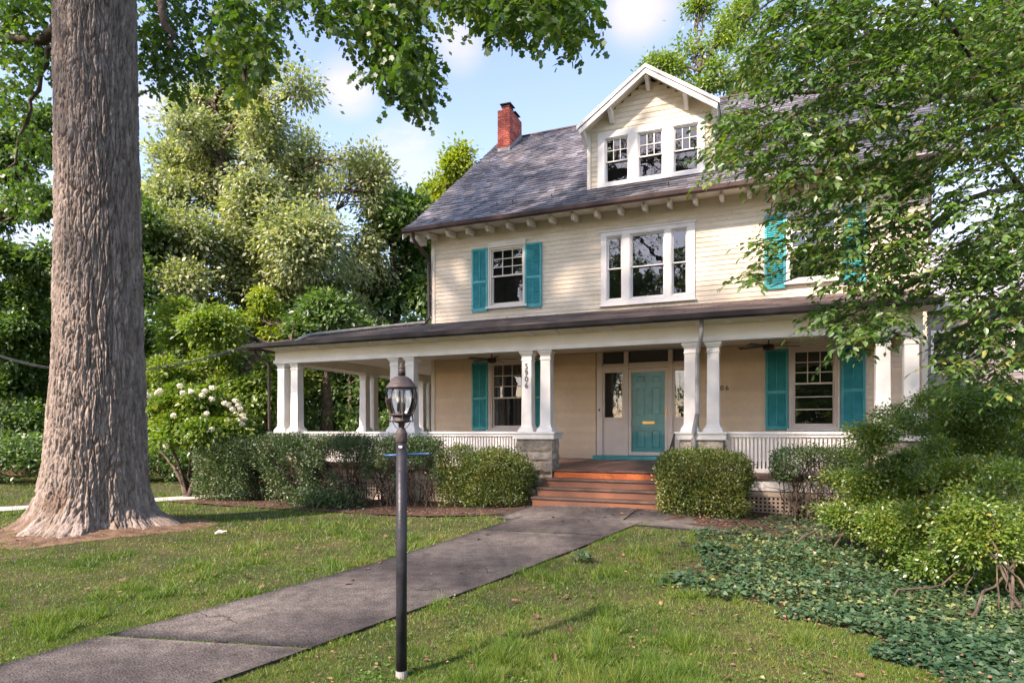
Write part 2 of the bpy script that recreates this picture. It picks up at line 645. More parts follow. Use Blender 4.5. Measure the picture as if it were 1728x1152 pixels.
def ground(X, Y):
    X = np.asarray(X, float)
    Y = np.asarray(Y, float)
    z = .22 * np.exp(-((X - 2.3) ** 2 / 10.2 + (Y - 12.5) ** 2 / 12.3))
    z = z + .035 * (fbm(X * .35 + 50, Y * .35 + 50, 3) - .45)
    z = z + .16 * np.exp(-(((X + 6.88) ** 2 + (Y - 10.5) ** 2) / 3.0))
    z = z - .02 * np.clip(Y - 30, 0, 40) * 0
    return z


def gz(X, Y):
    return float(ground(X, Y))


# ------------------------------------------------------------ ground, paths
def axis(a, lim, n_near, near, grow):
    p = list(np.linspace(-near, near, n_near))
    step = p[1] - p[0]
    x = near
    while x < lim:
        step *= grow
        x += step
        p.append(x)
        p.insert(0, -x)
    return np.array(p) + a


gx = axis(0, 400, 150, 16, 1.25)
gy = axis(10, 400, 150, 16, 1.25)
GX, GY = np.meshgrid(gx, gy)
GZ = ground(GX, GY)
V = np.stack([GX, GY, GZ], -1).reshape(-1, 3)
nx, ny = len(gx), len(gy)
I = np.arange(nx * ny).reshape(ny, nx)
F = np.stack([I[:-1, :-1], I[:-1, 1:], I[1:, 1:], I[1:, :-1]], -1).reshape(-1, 4)
g = npmesh('ground', V, F, M['ground'], smooth=True)
tag(g, kind='structure')


def strip(A, B, off, n=24, m_=8, thick=0.0):
    """sheet between polylines A and B (world xy) that follows the ground"""
    A = np.array(A, float)
    B = np.array(B, float)

    def res(P, k):
        d = np.r_[0, np.cumsum(np.linalg.norm(np.diff(P, axis=0), axis=1))]
        tt = np.linspace(0, d[-1], k)
        return np.stack([np.interp(tt, d, P[:, i]) for i in range(2)], -1)
    A = res(A, n)
    B = res(B, n)
    tt = np.linspace(0, 1, m_)[None, :, None]
    P = A[:, None] * (1 - tt) + B[:, None] * tt
    z = ground(P[..., 0], P[..., 1]) + off
    Vv = np.concatenate([P, z[..., None]], -1).reshape(-1, 3)
    J = np.arange(n * m_).reshape(n, m_)
    Ff = np.stack([J[:-1, :-1], J[1:, :-1], J[1:, 1:], J[:-1, 1:]], -1).reshape(-1, 4)
    if thick:
        ring = np.concatenate([J[0, :], J[1:, -1], J[-1, -2::-1], J[-2:0:-1, 0]])
        base = len(Vv)
        low = Vv[ring].copy()
        low[:, 2] -= thick
        Vv = np.concatenate([Vv, low])
        k = len(ring)
        q = np.arange(k)
        Ff = np.concatenate([Ff, np.stack([ring, base + q, base + (q + 1) % k, np.roll(ring, -1)], -1)])
    return Vv, Ff


# front walk: five cast slabs
LE = np.array([(-4.6, 2.35), (-3.36, 4.92), (-2.35, 6.7), (-1.31, 8.63), (-.35, 10.4), (.18, 11.3)])
RE = np.array([(-3.05, 2.35), (-1.91, 4.2), (-.72, 6.09), (.45, 7.95), (1.75, 9.88), (2.15, 10.45)])


def along(P, t_):
    d = np.r_[0, np.cumsum(np.linalg.norm(np.diff(P, axis=0), axis=1))]
    return np.stack([np.interp(t_ * d[-1], d, P[:, i]) for i in range(2)], -1)


walk = empty('front_walk')
tag(walk, kind='structure')
cuts = [0, .16, .30, .86, 1.0]
for i in range(4):
    ts = np.linspace(cuts[i] + (.0007 if i else 0), cuts[i + 1] - .0007, 16)
    V, F = strip(along(LE, ts), along(RE, ts), .028, 26, 12, .07)
    o = npmesh('slab', V, F, M['concrete'], walk)
V, F = strip(LE, RE, .016, 40, 12)
npmesh('joint_bed', V, F, M['concdark'], walk)
for ck in ([(805, 958), (818, 955), (824, 966), (842, 962), (856, 968)], [(1040, 872), (1062, 866), (1085, 858)], [(690, 990), (716, 996), (735, 992), (752, 1000)], [(330, 1030), (352, 1040), (380, 1038), (402, 1052)]):
    P = []
    for (x_, y_) in ck:
        Zc = (EYE - .03) * 1075 / (y_ - 727)
        for _ in range(4):
            Xc = (x_ - 864) / 1075 * Zc
            Zc = (EYE - float(ground(Xc, Zc)) - .03) * 1075 / (y_ - 727)
        P.append(((x_ - 864) / 1075 * Zc, Zc))
    P = np.array(P)
    tq = np.linspace(0, 1, 16)
    Q = along(P, tq) + rng.normal(0, .010, (16, 2))
    nn = np.stack([-np.gradient(Q[:, 1]), np.gradient(Q[:, 0])], -1)
    nn = nn / np.linalg.norm(nn, axis=1, keepdims=True) * (.0035 * np.sin(np.pi * tq) + .001)[:, None]
    mbk = MB()
    for i in range(15):
        q4 = [Q[i] - nn[i], Q[i + 1] - nn[i + 1], Q[i + 1] + nn[i + 1], Q[i] + nn[i]]
        mbk.poly([(p[0], p[1], float(ground(p[0], p[1])) + .031) for p in q4])
    mbk.build('crack', M['dark'], walk)
cw = empty('cross_walk')
tag(cw, kind='structure')
for (xa, xb) in ((-2.9, -1.62), (-1.6, .55), (.57, 2.3), (2.32, 3.9)):
    A = [hw(xa, -3.78), hw(xb, -3.78)]
    yb = -5.45 if xa > -1.7 else -5.0
    B = [hw(xa, yb), hw(xb, yb)]
    V, F = strip(A, B, .022 + rng.uniform(-.003, .003), 14, 10, .06)
    o = npmesh('slab', V, F, M['concdark' if xa < -1.7 or xa > 2 else 'concrete'], cw)
# moss in the joints and far side path
V, F = strip([(-16, 11.4), (-10.7, 12.75), (-8.5, 14.6), (-6.7, 16.0), (-5.5, 19.5), (-5, 24)], [(-16, 12.5), (-10.9, 13.75), (-9.2, 15.2), (-7.6, 16.6), (-6.6, 19.7), (-6.1, 24)], .03, 40, 4, .06)
tag(npmesh('side_path', V, F, M['pathlight']), kind='structure')
# planting beds
V, F = strip([hw(-10.3, -5.0), hw(-8, -5.15), hw(-5, -5.1), hw(-3, -5.3), hw(-1.7, -4.9)], [hw(-10.2, -2.4), hw(-1.5, -2.4)], .008, 60, 16)
V[:, 2] += .035 * fbm(V[:, 0] * 4, V[:, 1] * 4)
tag(npmesh('mulch_bed', V, F, M['mulch']), kind='structure')
V, F = strip([hw(1.2, -4.9), hw(4, -5.7), hw(8, -7)], [hw(1.2, -2.4), hw(9, -2.4)], .008, 40, 14)
V[:, 2] += .03 * fbm(V[:, 0] * 4, V[:, 1] * 4)
tag(npmesh('mulch_bed', V, F, M['mulch']), kind='structure')

# masks for grass
def inpoly(X, Y, P):
    P = np.asarray(P)
    r_ = np.zeros(len(X), bool)
    j = len(P) - 1
    for i in range(len(P)):
        xi, yi = P[i]
        xj, yj = P[j]
        c = ((yi > Y) != (yj > Y)) & (X < (xj - xi) * (Y - yi) / (yj - yi + 1e-12) + xi)
        r_ ^= c
        j = i
    return r_


WALK = np.concatenate([LE, RE[::-1]])
CROSS = [hw(-2.9, -3.6), hw(3.9, -3.6), hw(3.9, -5.45), hw(-1.6, -5.45), hw(-1.6, -5.0), hw(-2.9, -5.0)]
BED1 = [hw(-10.3, -5.0), hw(-8, -5.15), hw(-5, -5.1), hw(-3, -5.3), hw(-1.7, -4.9), hw(-1.5, -2.4), hw(-10.2, -2.4)]
HOUSEP = [hw(-9.4, -3.0), hw(5.9, -3.0), hw(5.9, 12), hw(-9.4, 12)]


def gpt(px, py, gz_=0.0):
    Z = (EYE - gz_) * 1075 / (py - 727)
    return ((px - 864) / 1075 * Z, Z)


IVYP = [gpt(1240, 885, .12), gpt(1150, 925, .08), gpt(1190, 945, .05), gpt(1120, 960, .04), gpt(1140, 1010), gpt(1260, 1010), gpt(1300, 1050), gpt(1410, 1065),
        gpt(1500, 1100), gpt(1560, 1160), gpt(1640, 1260), gpt(2100, 1300), gpt(2100, 900), gpt(1500, 870, .1), gpt(1340, 872, .1)]
SIDE = [(-16, 11.4), (-10.7, 12.75), (-8.5, 14.6), (-6.7, 16.0), (-5.5, 19.5), (-6.6, 19.7), (-7.6, 16.6), (-9.2, 15.2), (-10.9, 13.75), (-16, 12.5)]

# ------------------------------------------------------------ grass
def scatter_view(n, z0, z1, pxa, pxb, power=1.0):
    """random ground points, denser close to the camera"""
    u_ = rng.random(n)
    iz = (1 / z1 ** power) + u_ * (1 / z0 ** power - 1 / z1 ** power)
    Z = iz ** (-1 / power)
    X = ((rng.uniform(pxa, pxb, n) - 864) / 1075) * Z
    return X, Z


n = 760000
X, Y = scatter_view(n, 3.3, 26, -80, 1810, 1.0)
for (pa_, pb_) in ((-900, -80), (1810, 2400)):
    X2, Y2 = scatter_view(75000, 3.3, 22, pa_, pb_, .8)
    X, Y = np.r_[X, X2], np.r_[Y, Y2]
n = len(X)
keep = ~inpoly(X, Y, WALK) & ~inpoly(X, Y, CROSS) & ~inpoly(X, Y, BED1) & ~inpoly(X, Y, HOUSEP) & ~inpoly(X, Y, SIDE)
iv = inpoly(X + .9 * (fbm(X * 1.7 + 5, Y * 1.7 + 9, 4) - .47), Y + .9 * (fbm(X * 1.7 + 45, Y * 1.7 + 29, 4) - .47), IVYP)
keep &= ~(iv & (rng.random(n) < .85))
rr = np.hypot(X + 6.88, Y - 10.5)
keep &= rng.random(n) < np.clip((rr - 1.15) / .55, 0, 1)
pat = fbm(X * 1.1 + 9, Y * 1.1 + 9, 4)
keep &= rng.random(n) < np.clip(.55 + (pat - .36) * 4.2, .5, 1)
X, Y, pat = X[keep], Y[keep], pat[keep]
n = len(X)
C = np.stack([X, Y, ground(X, Y) - .003], -1)
lean = rng.normal(0, .55, (n, 2))
D = np.concatenate([lean, np.ones((n, 1))], -1)
Nn = np.concatenate([rng.normal(0, 1, (n, 2)), np.full((n, 1), .15)], -1)
tuft = fbm(X * 6 + 3, Y * 6 + 3, 3)
h = rng.uniform(.016, .05, n) * (1 + .9 * (tuft > .56)) * (.8 + 1.2 * (pat > .52) * (tuft > .48)) * np.clip(Y / 9, .9, 1.4)
wd = np.clip(.0042 * Y / 4.0, .0045, .015) / h
g = leaves('lawn_grass', C, h, D, Nn, BLADE, M['grass'], wid=wd)
tag(g, 'short green lawn grass around the walk and trees', 'grass', kind='stuff')

n = 26000
X, Y = scatter_view(n, 3.3, 13, -60, 1500, 1.0)
wn = fbm(X * 2.4 + 21, Y * 2.4 + 77, 3)
k = ~inpoly(X, Y, WALK) & ~inpoly(X, Y, CROSS) & ~inpoly(X, Y, BED1) & ~inpoly(X, Y, HOUSEP) & (np.hypot(X + 6.88, Y - 10.5) > 1.9) & (rng.random(n) < np.clip((wn - .50) * 6, 0, 1))
X, Y = X[k], Y[k]
n = len(X)
a = rng.uniform(0, 2 * math.pi, n)
C = np.stack([X, Y, ground(X, Y) + rng.uniform(.012, .035, n)], -1)
g = leaves('lawn_weeds', C, rng.uniform(.014, .034, n), np.stack([np.cos(a), np.sin(a), rng.normal(.15, .3, n)], -1), np.array([0, 0, 1.0]) + rng.normal(0, .35, (n, 3)), QUAD, M['weed'], wid=1.5)
tag(g, 'low clover and broad-leaved weeds growing through the lawn', 'weeds', kind='stuff')

# tufts of taller grass along the right edge of the walk
tt = rng.random(9000)
P = along(RE, tt) + rng.normal(0, .05, (9000, 2)) * [1, .6] + np.array([.07, -.03])
k = ~inpoly(P[:, 0], P[:, 1], WALK)
P = P[k]
k = rng.random(len(P)) < np.clip((fbm(P[:, 0] * 3, P[:, 1] * 3, 3) - .35) * 5, 0, 1)
P = P[k]
C = np.concatenate([P, ground(P[:, 0], P[:, 1])[:, None]], -1)
n = len(C)
g = leaves('edge_grass', C, rng.uniform(.03, .075, n), np.concatenate([rng.normal(0, .6, (n, 2)), np.ones((n, 1))], -1), rng.normal(0, 1, (n, 3)), BLADE, M['grass'], wid=.07)
tag(g, 'taller grass tufts along the edge of the concrete walk', 'grass', kind='stuff')

# moss in walk joints
mb_c = []
for c_ in cuts[1:-1]:
    a, b_ = along(LE, np.array([c_]))[0], along(RE, np.array([c_]))[0]
    q = rng.random(1600)
    q = q[fbm(q * 14 + c_ * 40, q * 0 + 3, 3) > .36]
    p = a + (b_ - a) * q[:, None] + rng.normal(0, .007, (len(q), 2))
    mb_c.append(p)
P = np.concatenate(mb_c)
C = np.concatenate([P, ground(P[:, 0], P[:, 1])[:, None] + .022], -1)
n = len(C)
g = leaves('joint_moss', C, rng.uniform(.008, .02, n), np.concatenate([rng.normal(0, .8, (n, 2)), np.ones((n, 1))], -1), rng.normal(0, 1, (n, 3)), BLADE, M['grass'], wid=.4)
tag(g, 'moss and grass in the joints of the concrete walk', 'moss', kind='stuff')

# ------------------------------------------------------------ HOUSE
house = empty('house', (HX, HY, 0), HRZ, 'cream clapboard house with teal shutters, slate roof and wrap-around porch', 'house')
X0, X1, YB = -6.02, 5.80, 11.9      # wall extents
ZF = .97                             # porch floor at the wall
ZFE = .85                            # porch floor at its edge
WF = .10                             # front face of the sheathing


def hb(name, mat, *boxes, parent=None, **k):
    mb = MB()
    for q in boxes:
        mb.box(*q)
    return mb.build(name, mat, parent or house, **k)


wall = hb('wall', M['cream'], (X0 + .02, X1 - .02, .20, YB, .2, 7.1))
# gable tops
mb = MB()
ZR, YR = 12.33, 5.95
for xx in (X0 + .02, X1 - .22):
    mb.slab([(xx, .05, 7.1), (xx, YR, ZR - .15), (xx, 11.85, 7.1)], (.2, 0, 0))
gab = mb.build('gable_wall', M['sidingj'], wall)

# --- clapboards, one object per board run
def wedge_mesh(t_, mat):
    r_ = -(t_ - .014) / t_
    w_ = bpy.data.meshes.new('clapboard')
    w_.from_pydata([(0, -1, 0), (1, -1, 0), (1, 0, 0), (0, 0, 0), (0, r_, 1), (1, r_, 1), (1, 0, 1), (0, 0, 1)], [],
                   [(0, 3, 2, 1), (4, 5, 6, 7), (0, 1, 5, 4), (1, 2, 6, 5), (2, 3, 7, 6), (3, 0, 4, 7)])
    w_.materials.append(M[mat])
    return w_



def clapboards(x0, x1, z0, z1, holes, parent, ybase=WF, thick=.10, e=.114, clipfn=None, seam=True, mat='siding'):
    wedge = wedge_mesh(thick, mat)
    z = z0
    i = 0
    while z < z1 - .01:
        hgt = min(e, z1 - z)
        a0, a1 = x0, x1
        if clipfn:
            a0, a1 = clipfn(z + hgt * .5)
        segs = [(a0, a1)]
        for (hx0, hx1, hz0, hz1) in holes:
            if hz0 < z + hgt * .5 < hz1:
                ns = []
                for (p, q) in segs:
                    if hx1 <= p or hx0 >= q:
                        ns.append((p, q))
                        continue
                    if hx0 > p:
                        ns.append((p, hx0))
                    if hx1 < q:
                        ns.append((hx1, q))
                segs = ns
        fin = []
        for (p, q) in segs:
            if q - p > 5 and seam:
                c_ = p + (q - p) * random.uniform(.3, .7)
                fin += [(p, c_ - .0015), (c_ + .0015, q)]
            else:
                fin.append((p, q))
        for (p, q) in fin:
            if q - p < .03:
                continue
            o = bpy.data.objects.new('clapboard', wedge)
            o.location = (p, ybase, z)
            o.scale = (q - p, thick + random.uniform(-.001, .001), hgt + .002)
            link(o, parent)
        z += e
        i += 1


W2 = [(-4.27, -3.18, 4.93, 6.66), (3.12, 4.20, 4.93, 6.66), (-1.16, 1.12, 4.77, 6.64)]
W1 = [(-4.27, -3.18, 1.66, 3.60), (3.15, 4.15, 1.66, 3.60), (-1.30, 1.20, .9, 3.7)]
clapboards(X0 + .11, X1 - .11, 4.62, 6.86, W2, wall)
clapboards(X0 + .11, X1 - .11, ZF, 3.62, W1, wall, mat='porchwall_bounce')
hb('frieze_board', M['cream'], (X0 + .11, X1 - .11, .015, WF, 6.86, 7.12), parent=wall)
for xx in (X0, X1 - .11):
    hb('corner_board', M['cream'], (xx, xx + .11, -.02, .12, ZF, 3.62), parent=wall)
    hb('corner_board', M['cream'], (xx, xx + .11, -.02, .12, 4.62, 7.1), parent=wall)
# left and right walls: rows joined (seen only from the side)
mb = MB()
for z in np.arange(.97, 7.0, .114):
    mb.hexa([(X0 - .02, .12, z), (X0 + .02, .12, z), (X0 + .02, YB, z), (X0 - .02, YB, z), (X0, .12, z + .114), (X0 + .02, .12, z + .114), (X0 + .02, YB, z + .114), (X0, YB, z + .114)])
    mb.hexa([(X1 - .02, .12, z), (X1 + .02, .12, z), (X1 + .02, YB, z), (X1 - .02, YB, z), (X1 - .02, .12, z + .114), (X1, .12, z + .114), (X1, YB, z + .114), (X1 - .02, YB, z + .114)])
tag(mb.build('side_siding', M['sidingj'], wall), kind='stuff')


# --- windows
def sash_window(x0, x1, z0, z1, y, cols_, rows, mat='white', split=.5, muntin_low=(), curtain=False, parent=None, casing=.0, sill=True, fw=.045, s_=.038):
    """double-hung: x0..x1/z0..z1 is the opening; y = plane of the casing face"""
    p = parent or house
    mb = MB()
    mb.box(x0, x0 + fw, y, y + .2, z0, z1)
    mb.box(x1 - fw, x1, y, y + .2, z0, z1)
    mb.box(x0 + fw, x1 - fw, y, y + .2, z1 - fw, z1)
    mb.box(x0 + fw, x1 - fw, y, y + .2, z0, z0 + fw)
    if casing:
        c = casing
        mb.box(x0 - c, x0, y - .02, y + .08, z0, z1)
        mb.box(x1, x1 + c, y - .02, y + .08, z0, z1)
        mb.box(x0 - c, x1 + c, y - .035, y + .08, z1, z1 + .15)
    win = mb.build('window', M[mat], p, bevel=.004)
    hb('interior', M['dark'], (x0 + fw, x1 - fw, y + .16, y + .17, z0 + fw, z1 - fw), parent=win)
    if sill:
        hb('sill', M['white'], (x0 - casing - .04, x1 + casing + .04, y - .09, y + .03, z0 - .06, z0 - .002), parent=win)
    zm = z0 + (z1 - z0) * split
    sx0, sx1 = x0 + fw, x1 - fw
    # upper sash (outer), lower sash (inner)
    for (a, b_, yy, nc, nr, nm) in ((zm - .02, z1 - fw, y + .045, cols_, rows, 'upper'), (z0 + fw, zm + .02, y + .085, 1, 1, 'lower')):
        mb = MB()
        bot = s_ * (1.6 if nm == 'lower' else 1.0)
        mb.box(sx0, sx0 + s_, yy, yy + .035, a, b_)
        mb.box(sx1 - s_, sx1, yy, yy + .035, a, b_)
        mb.box(sx0 + s_, sx1 - s_, yy, yy + .035, b_ - s_, b_)
        mb.box(sx0 + s_, sx1 - s_, yy, yy + .035, a, a + bot)
        mb.build('sash', M[mat], win)
        gx0, gx1, gz0, gz1 = sx0 + s_, sx1 - s_, a + bot, b_ - s_
        if nc > 1 or nr > 1:
            mb = MB()
            for i in range(1, nc):
                xm = gx0 + (gx1 - gx0) * i / nc
                mb.box(xm - .009, xm + .009, yy - .001, yy + .02, gz0, gz1)
            for j in range(1, nr):
                zz = gz0 + (gz1 - gz0) * j / nr
                mb.box(gx0, gx1, yy + .001, yy + .022, zz - .009, zz + .009)
            mb.build('muntins', M[mat], win)
        if nm == 'lower':
            for fz in muntin_low:
                zz = gz0 + (gz1 - gz0) * fz
                hb('screen_bar', M[mat], (gx0, gx1, yy - .03, yy - .008, zz - .011, zz + .011), parent=win)
        for i in range(nc):
            for j in range(nr):
                ax = gx0 + (gx1 - gx0) * i / nc
                bx = gx0 + (gx1 - gx0) * (i + 1) / nc
                az = gz0 + (gz1 - gz0) * j / nr
                bz = gz0 + (gz1 - gz0) * (j + 1) / nr
                mb = MB()
                t1, t2, t3 = rng.uniform(-.0035, .0035, 3)
                mb.poly([(ax, yy + .026 + t1, az), (bx, yy + .026 - t1, az), (bx, yy + .026 - t1 + t2, bz), (ax, yy + .026 + t1 + t2, bz)])
                mb.build('pane', M['glass'], win)
    if curtain:
        mb = MB()
        for (ca, cb) in ((sx0, sx0 + (sx1 - sx0) * .36), (sx1 - (sx1 - sx0) * .36, sx1)):
            k = 22
            for i in range(k):
                xa = ca + (cb - ca) * i / k
                xb = ca + (cb - ca) * (i + 1) / k
                ya = y + .145 + .011 * math.sin(i * 1.3)
                yb = y + .145 + .011 * math.sin((i + 1) * 1.3)
                mb.poly([(xa, ya, z0 + fw), (xb, yb, z0 + fw), (xb, yb, z1 - fw), (xa, ya, z1 - fw)])
        mb.build('curtain', M['curtain'], win)
    return win


def shutter(x0, x1, z0, z1, y=-.045, split=.47):
    """frame, middle rail and two fields of louvres"""
    mb = MB()
    s_ = .055
    d = .038
    mb.box(x0, x0 + s_, y, y + d, z0, z1)
    mb.box(x1 - s_, x1, y, y + d, z0, z1)
    mb.box(x0 + s_, x1 - s_, y, y + d, z1 - s_, z1)
    mb.box(x0 + s_, x1 - s_, y, y + d, z0, z0 + .09)
    zm = z0 + (z1 - z0) * split
    mb.box(x0 + s_, x1 - s_, y, y + d, zm - .035, zm + .035)
    sh = mb.build('shutter', M['teal'], house, bevel=.003)
    mb = MB()
    for (a, b_) in ((z0 + .09, zm - .035), (zm + .035, z1 - s_)):
        k = int((b_ - a) / .044)
        for i in range(k):
            z = a + (b_ - a) * i / k
            dz = (b_ - a) / k
            mb.hexa([(x0 + s_, y + .004, z), (x1 - s_, y + .004, z), (x1 - s_, y + .009, z - .001), (x0 + s_, y + .009, z - .001),
                     (x0 + s_, y + .031, z + dz * .86), (x1 - s_, y + .031, z + dz * .86), (x1 - s_, y + .036, z + dz * .84), (x0 + s_, y + .036, z + dz * .84)])
        mb.box((x0 + x1) / 2 - .006, (x0 + x1) / 2 + .006, y - .004, y + .004, a + .02, b_ - .02)
    tag(mb.build('louvres', M['teal'], sh), kind='stuff')
    hb('back_board', M['teal'], (x0 + .01, x1 - .01, y + .036, y + .05, z0 + .01, z1 - .01), parent=sh)
    return sh


sash_window(-4.23, -3.22, 4.99, 6.56, -.01, 3, 3, 'cream', .52, casing=.045)
sash_window(3.14, 4.15, 4.99, 6.53, -.01, 3, 2, 'white', .5, casing=.05)
shutter(-4.75, -4.275, 4.88, 6.585)
shutter(-3.20, -2.73, 4.88, 6.57)
shutter(2.64, 3.09, 4.86, 6.54)
shutter(4.22, 4.66, 4.86, 6.54)
sash_window(-4.21, -3.24, 1.70, 3.50, -.01, 3, 3, 'pink_bounce', .47, curtain=True, casing=.05)
sash_window(3.20, 4.12, 1.72, 3.50, -.01, 3, 3, 'pink_bounce', .56, muntin_low=(.36, .68), casing=.05)
shutter(-4.75, -4.27, 1.68, 3.51)
shutter(-3.18, -2.72, 1.68, 3.51)
shutter(2.66, 3.14, 1.68, 3.50)
shutter(4.19, 4.66, 1.68, 3.50)

# triple window with shared flat casing
mb = MB()
tx = [(-1.02, -.62), (-.43, .41), (.56, .94)]
Z0, Z1 = 4.90, 6.50
xs = [-1.16] + [v_ for p_ in tx for v_ in p_] + [1.12]
for i in range(0, 8, 2):
    mb.box(xs[i], xs[i + 1], -.035, .08, Z0, Z1)
mb.box(-1.16, 1.12, -.035, .08, Z1, 6.60)
mb.box(-1.16, 1.12, -.035, .08, 4.79, Z0)
mb.box(-1.20, 1.16, -.06, .08, 6.60, 6.645)
mb.box(-1.20, 1.16, -.075, .06, 4.75, 4.79)
tw = mb.build('window_surround', M['white'], house, bevel=.004)
for (a, b_) in tx:
    sash_window(a, b_, Z0, Z1, -.01, 1, 1, 'white', .5, sill=False, fw=.02, s_=.028)

# --- entrance
mb = MB()
for (a, b_) in ((-1.27, -1.12), (-.58, -.47), (.49, .60), (1.03, 1.18)):
    mb.box(a, b_, -.03, .09, 1.06, 3.62)
mb.box(-1.12, -.58, -.02, .09, 3.18, 3.27)
mb.box(-.47, .49, -.02, .09, 3.20, 3.28)
mb.box(.60, 1.03, -.02, .09, 3.18, 3.27)
en = mb.build('door_surround', M['pink_bounce'], house, bevel=.004)
for (a, b_) in ((-1.12, -.58), (.60, 1.03)):
    mb = MB()
    mb.box(a, b_, .02, .09, 1.06, 1.93)
    mb.box(a, a + .05, 0, .09, 1.93, 3.18)
    mb.box(b_ - .05, b_, 0, .09, 1.93, 3.18)
    mb.box(a + .05, b_ - .05, 0, .09, 1.93, 2.0)
    mb.box(a + .05, b_ - .05, 0, .09, 3.11, 3.18)
    sl_ = mb.build('sidelight', M['pink_bounce'], house, bevel=.004)
    a, b_ = a + .05, b_ - .05
    MB().poly([(a, .036, 2.0), (b_, .036, 2.0), (b_, .036, 3.11), (a, .036, 3.11)]).build('pane', M['glass'], sl_)
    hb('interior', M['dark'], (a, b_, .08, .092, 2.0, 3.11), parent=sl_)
    mb = MB()
    cx_ = (a + b_) / 2 + .02
    w_ = .075
    zc = 2.56
    for s_ in (-1, 1):
        mb.tube([(cx_ + s_ * w_, .03, 3.08), (cx_ + s_ * w_, .03, zc + .16), (cx_ - s_ * w_, .03, zc - .08), (cx_ - s_ * w_, .03, zc - .42), (cx_, .03, zc - .52)], .004, 4)
        mb.tube([(cx_, .03, zc + .24), (cx_ + s_ * w_ * 1.6, .03, zc + .06), (cx_, .03, zc - .12)], .004, 4)
    mb.build('leaded_pattern', M['lace'], sl_)
tr_ = hb('transom', M['pink_bounce'], (-1.12, -.58, .03, .09, 3.27, 3.33), (-.47, .49, .03, .09, 3.28, 3.34), (.60, 1.03, .03, .09, 3.27, 3.33))
for (a, b_) in ((-1.12, -.58), (-.47, .49), (.60, 1.03)):
    MB().poly([(a + .03, .046, 3.34), (b_ - .03, .046, 3.34), (b_ - .03, .046, 3.62), (a + .03, .046, 3.62)]).build('pane', M['glass'], tr_)
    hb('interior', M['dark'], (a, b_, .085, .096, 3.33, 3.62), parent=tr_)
hb('threshold', M['teal'], (-1.34, 1.25, -.14, .09, ZF - .01, 1.055))
# door with six panels
door = hb('door', M['teal'], (-.40, .42, .05, .09, 1.10, 3.13))
pan = [(-.30, -.05, 2.02, 2.74), (.07, .32, 2.02, 2.74), (-.30, -.05, 2.82, 3.03), (.07, .32, 2.82, 3.03), (-.30, -.05, 1.22, 1.70), (.07, .32, 1.22, 1.70)]
for (a, b_, c_, d_) in pan:
    mb = MB()
    s_ = .022
    mb.box(a, a + s_, .034, .05, c_, d_)
    mb.box(b_ - s_, b_, .034, .05, c_, d_)
    mb.box(a + s_, b_ - s_, .034, .05, c_, c_ + s_)
    mb.box(a + s_, b_ - s_, .034, .05, d_ - s_, d_)
    mb.hexa([(a + .05, .036, c_ + .05), (b_ - .05, .036, c_ + .05), (b_ - .03, .05, c_ + .03), (a + .03, .05, c_ + .03),
             (a + .05, .036, d_ - .05), (b_ - .05, .036, d_ - .05), (b_ - .03, .05, d_ - .03), (a + .03, .05, d_ - .03)])
    mb.build('panel', M['teal'], door)
hb('mail_slot', M['brass'], (-.13, .17, .026, .05, 1.83, 1.90), parent=door, bevel=.004)
mb = MB()
mb.box(-.465, -.395, -.02, .03, 1.07, 3.19)
mb.box(.415, .485, -.02, .03, 1.07, 3.19)
mb.box(-.395, .415, -.02, .03, 3.10, 3.19)
mb.box(-.395, .415, -.02, .03, 1.07, 1.15)
sd = mb.build('storm_door', M['pink_bounce'], house, bevel=.004)
MB().poly([(-.395, .005, 1.15), (.415, .005, 1.15), (.415, .005, 3.10), (-.395, .005, 3.10)]).build('pane', M['stormglass'], sd)
mb = MB()
mb.box(.435, .465, -.035, -.02, 2.02, 2.22)
mb.tube([(.45, -.05, 2.12), (.36, -.05, 2.12)], .009, 8)
mb.tube([(.45, -.02, 2.12), (.45, -.055, 2.12)], .012, 8)
mb.build('handle', M['brass'], sd)
hb('doorbell', M['black'], (1.09, 1.125, -.042, -.03, 2.36, 2.48), parent=en)
hb('latch_plate', M['black'], (-1.215, -1.175, -.042, -.03, 2.16, 2.21), parent=en)

# --- main eave: soffit, rafter tails, gutter
mb = MB()
mb.slab([(-6.5, -.62, 7.06), (X1 + .48, -.62, 7.06), (X1 + .48, .10, 7.13), (-6.5, .10, 7.13)], (0, 0, .03))
mb.build('soffit', M['cream'], house)
tail = MB()
tail.slab([(-.04, -.50, 7.05), (-.04, -.50, 6.97), (-.04, -.42, 6.89), (-.04, -.34, 6.92), (-.04, 0.0, 6.96), (-.04, 0.0, 7.10)], (.085, 0, 0))
t0 = tail.build('rafter_tail', M['white'], house, bevel=.008)
xs = np.arange(-5.86, 6.2, .585)
t0.location.x = xs[0]
for x_ in xs[1:]:
    o = t0.copy()
    col.objects.link(o)
    o.location.x = x_
hb('end_outlooker', M['white'], (-6.40, -6.18, -.52, .02, 6.86, 7.04))


def gutter(pts, mat, nm='gutter', r_=.065):
    mb = MB()
    for (a, b_) in zip(pts[:-1], pts[1:]):
        a = Vector(a)
        b_ = Vector(b_)
        d = (b_ - a).normalized()
        sd_ = Vector((d.y, -d.x, 0))
        prof = [(0, .075), (.01, -.03), (.04, -.065), (.09, -.07), (.12, -.03), (.13, .06), (.115, .06), (.105, -.02), (.085, -.05), (.045, -.05), (.02, -.02), (.015, .075)]
        b0 = len(mb.v)
        for P in (a, b_):
            for (o_, z_) in prof:
                mb.v.append(tuple(P + sd_ * o_ + Vector((0, 0, z_))))
        k = len(prof)
        for i in range(k):
            j = (i + 1) % k
            mb.f.append((b0 + i, b0 + j, b0 + k + j, b0 + k + i))
        mb.f.append(tuple(b0 + i for i in reversed(range(k))))
        mb.f.append(tuple(b0 + k + i for i in range(k)))
    return mb.build(nm, mat, house)


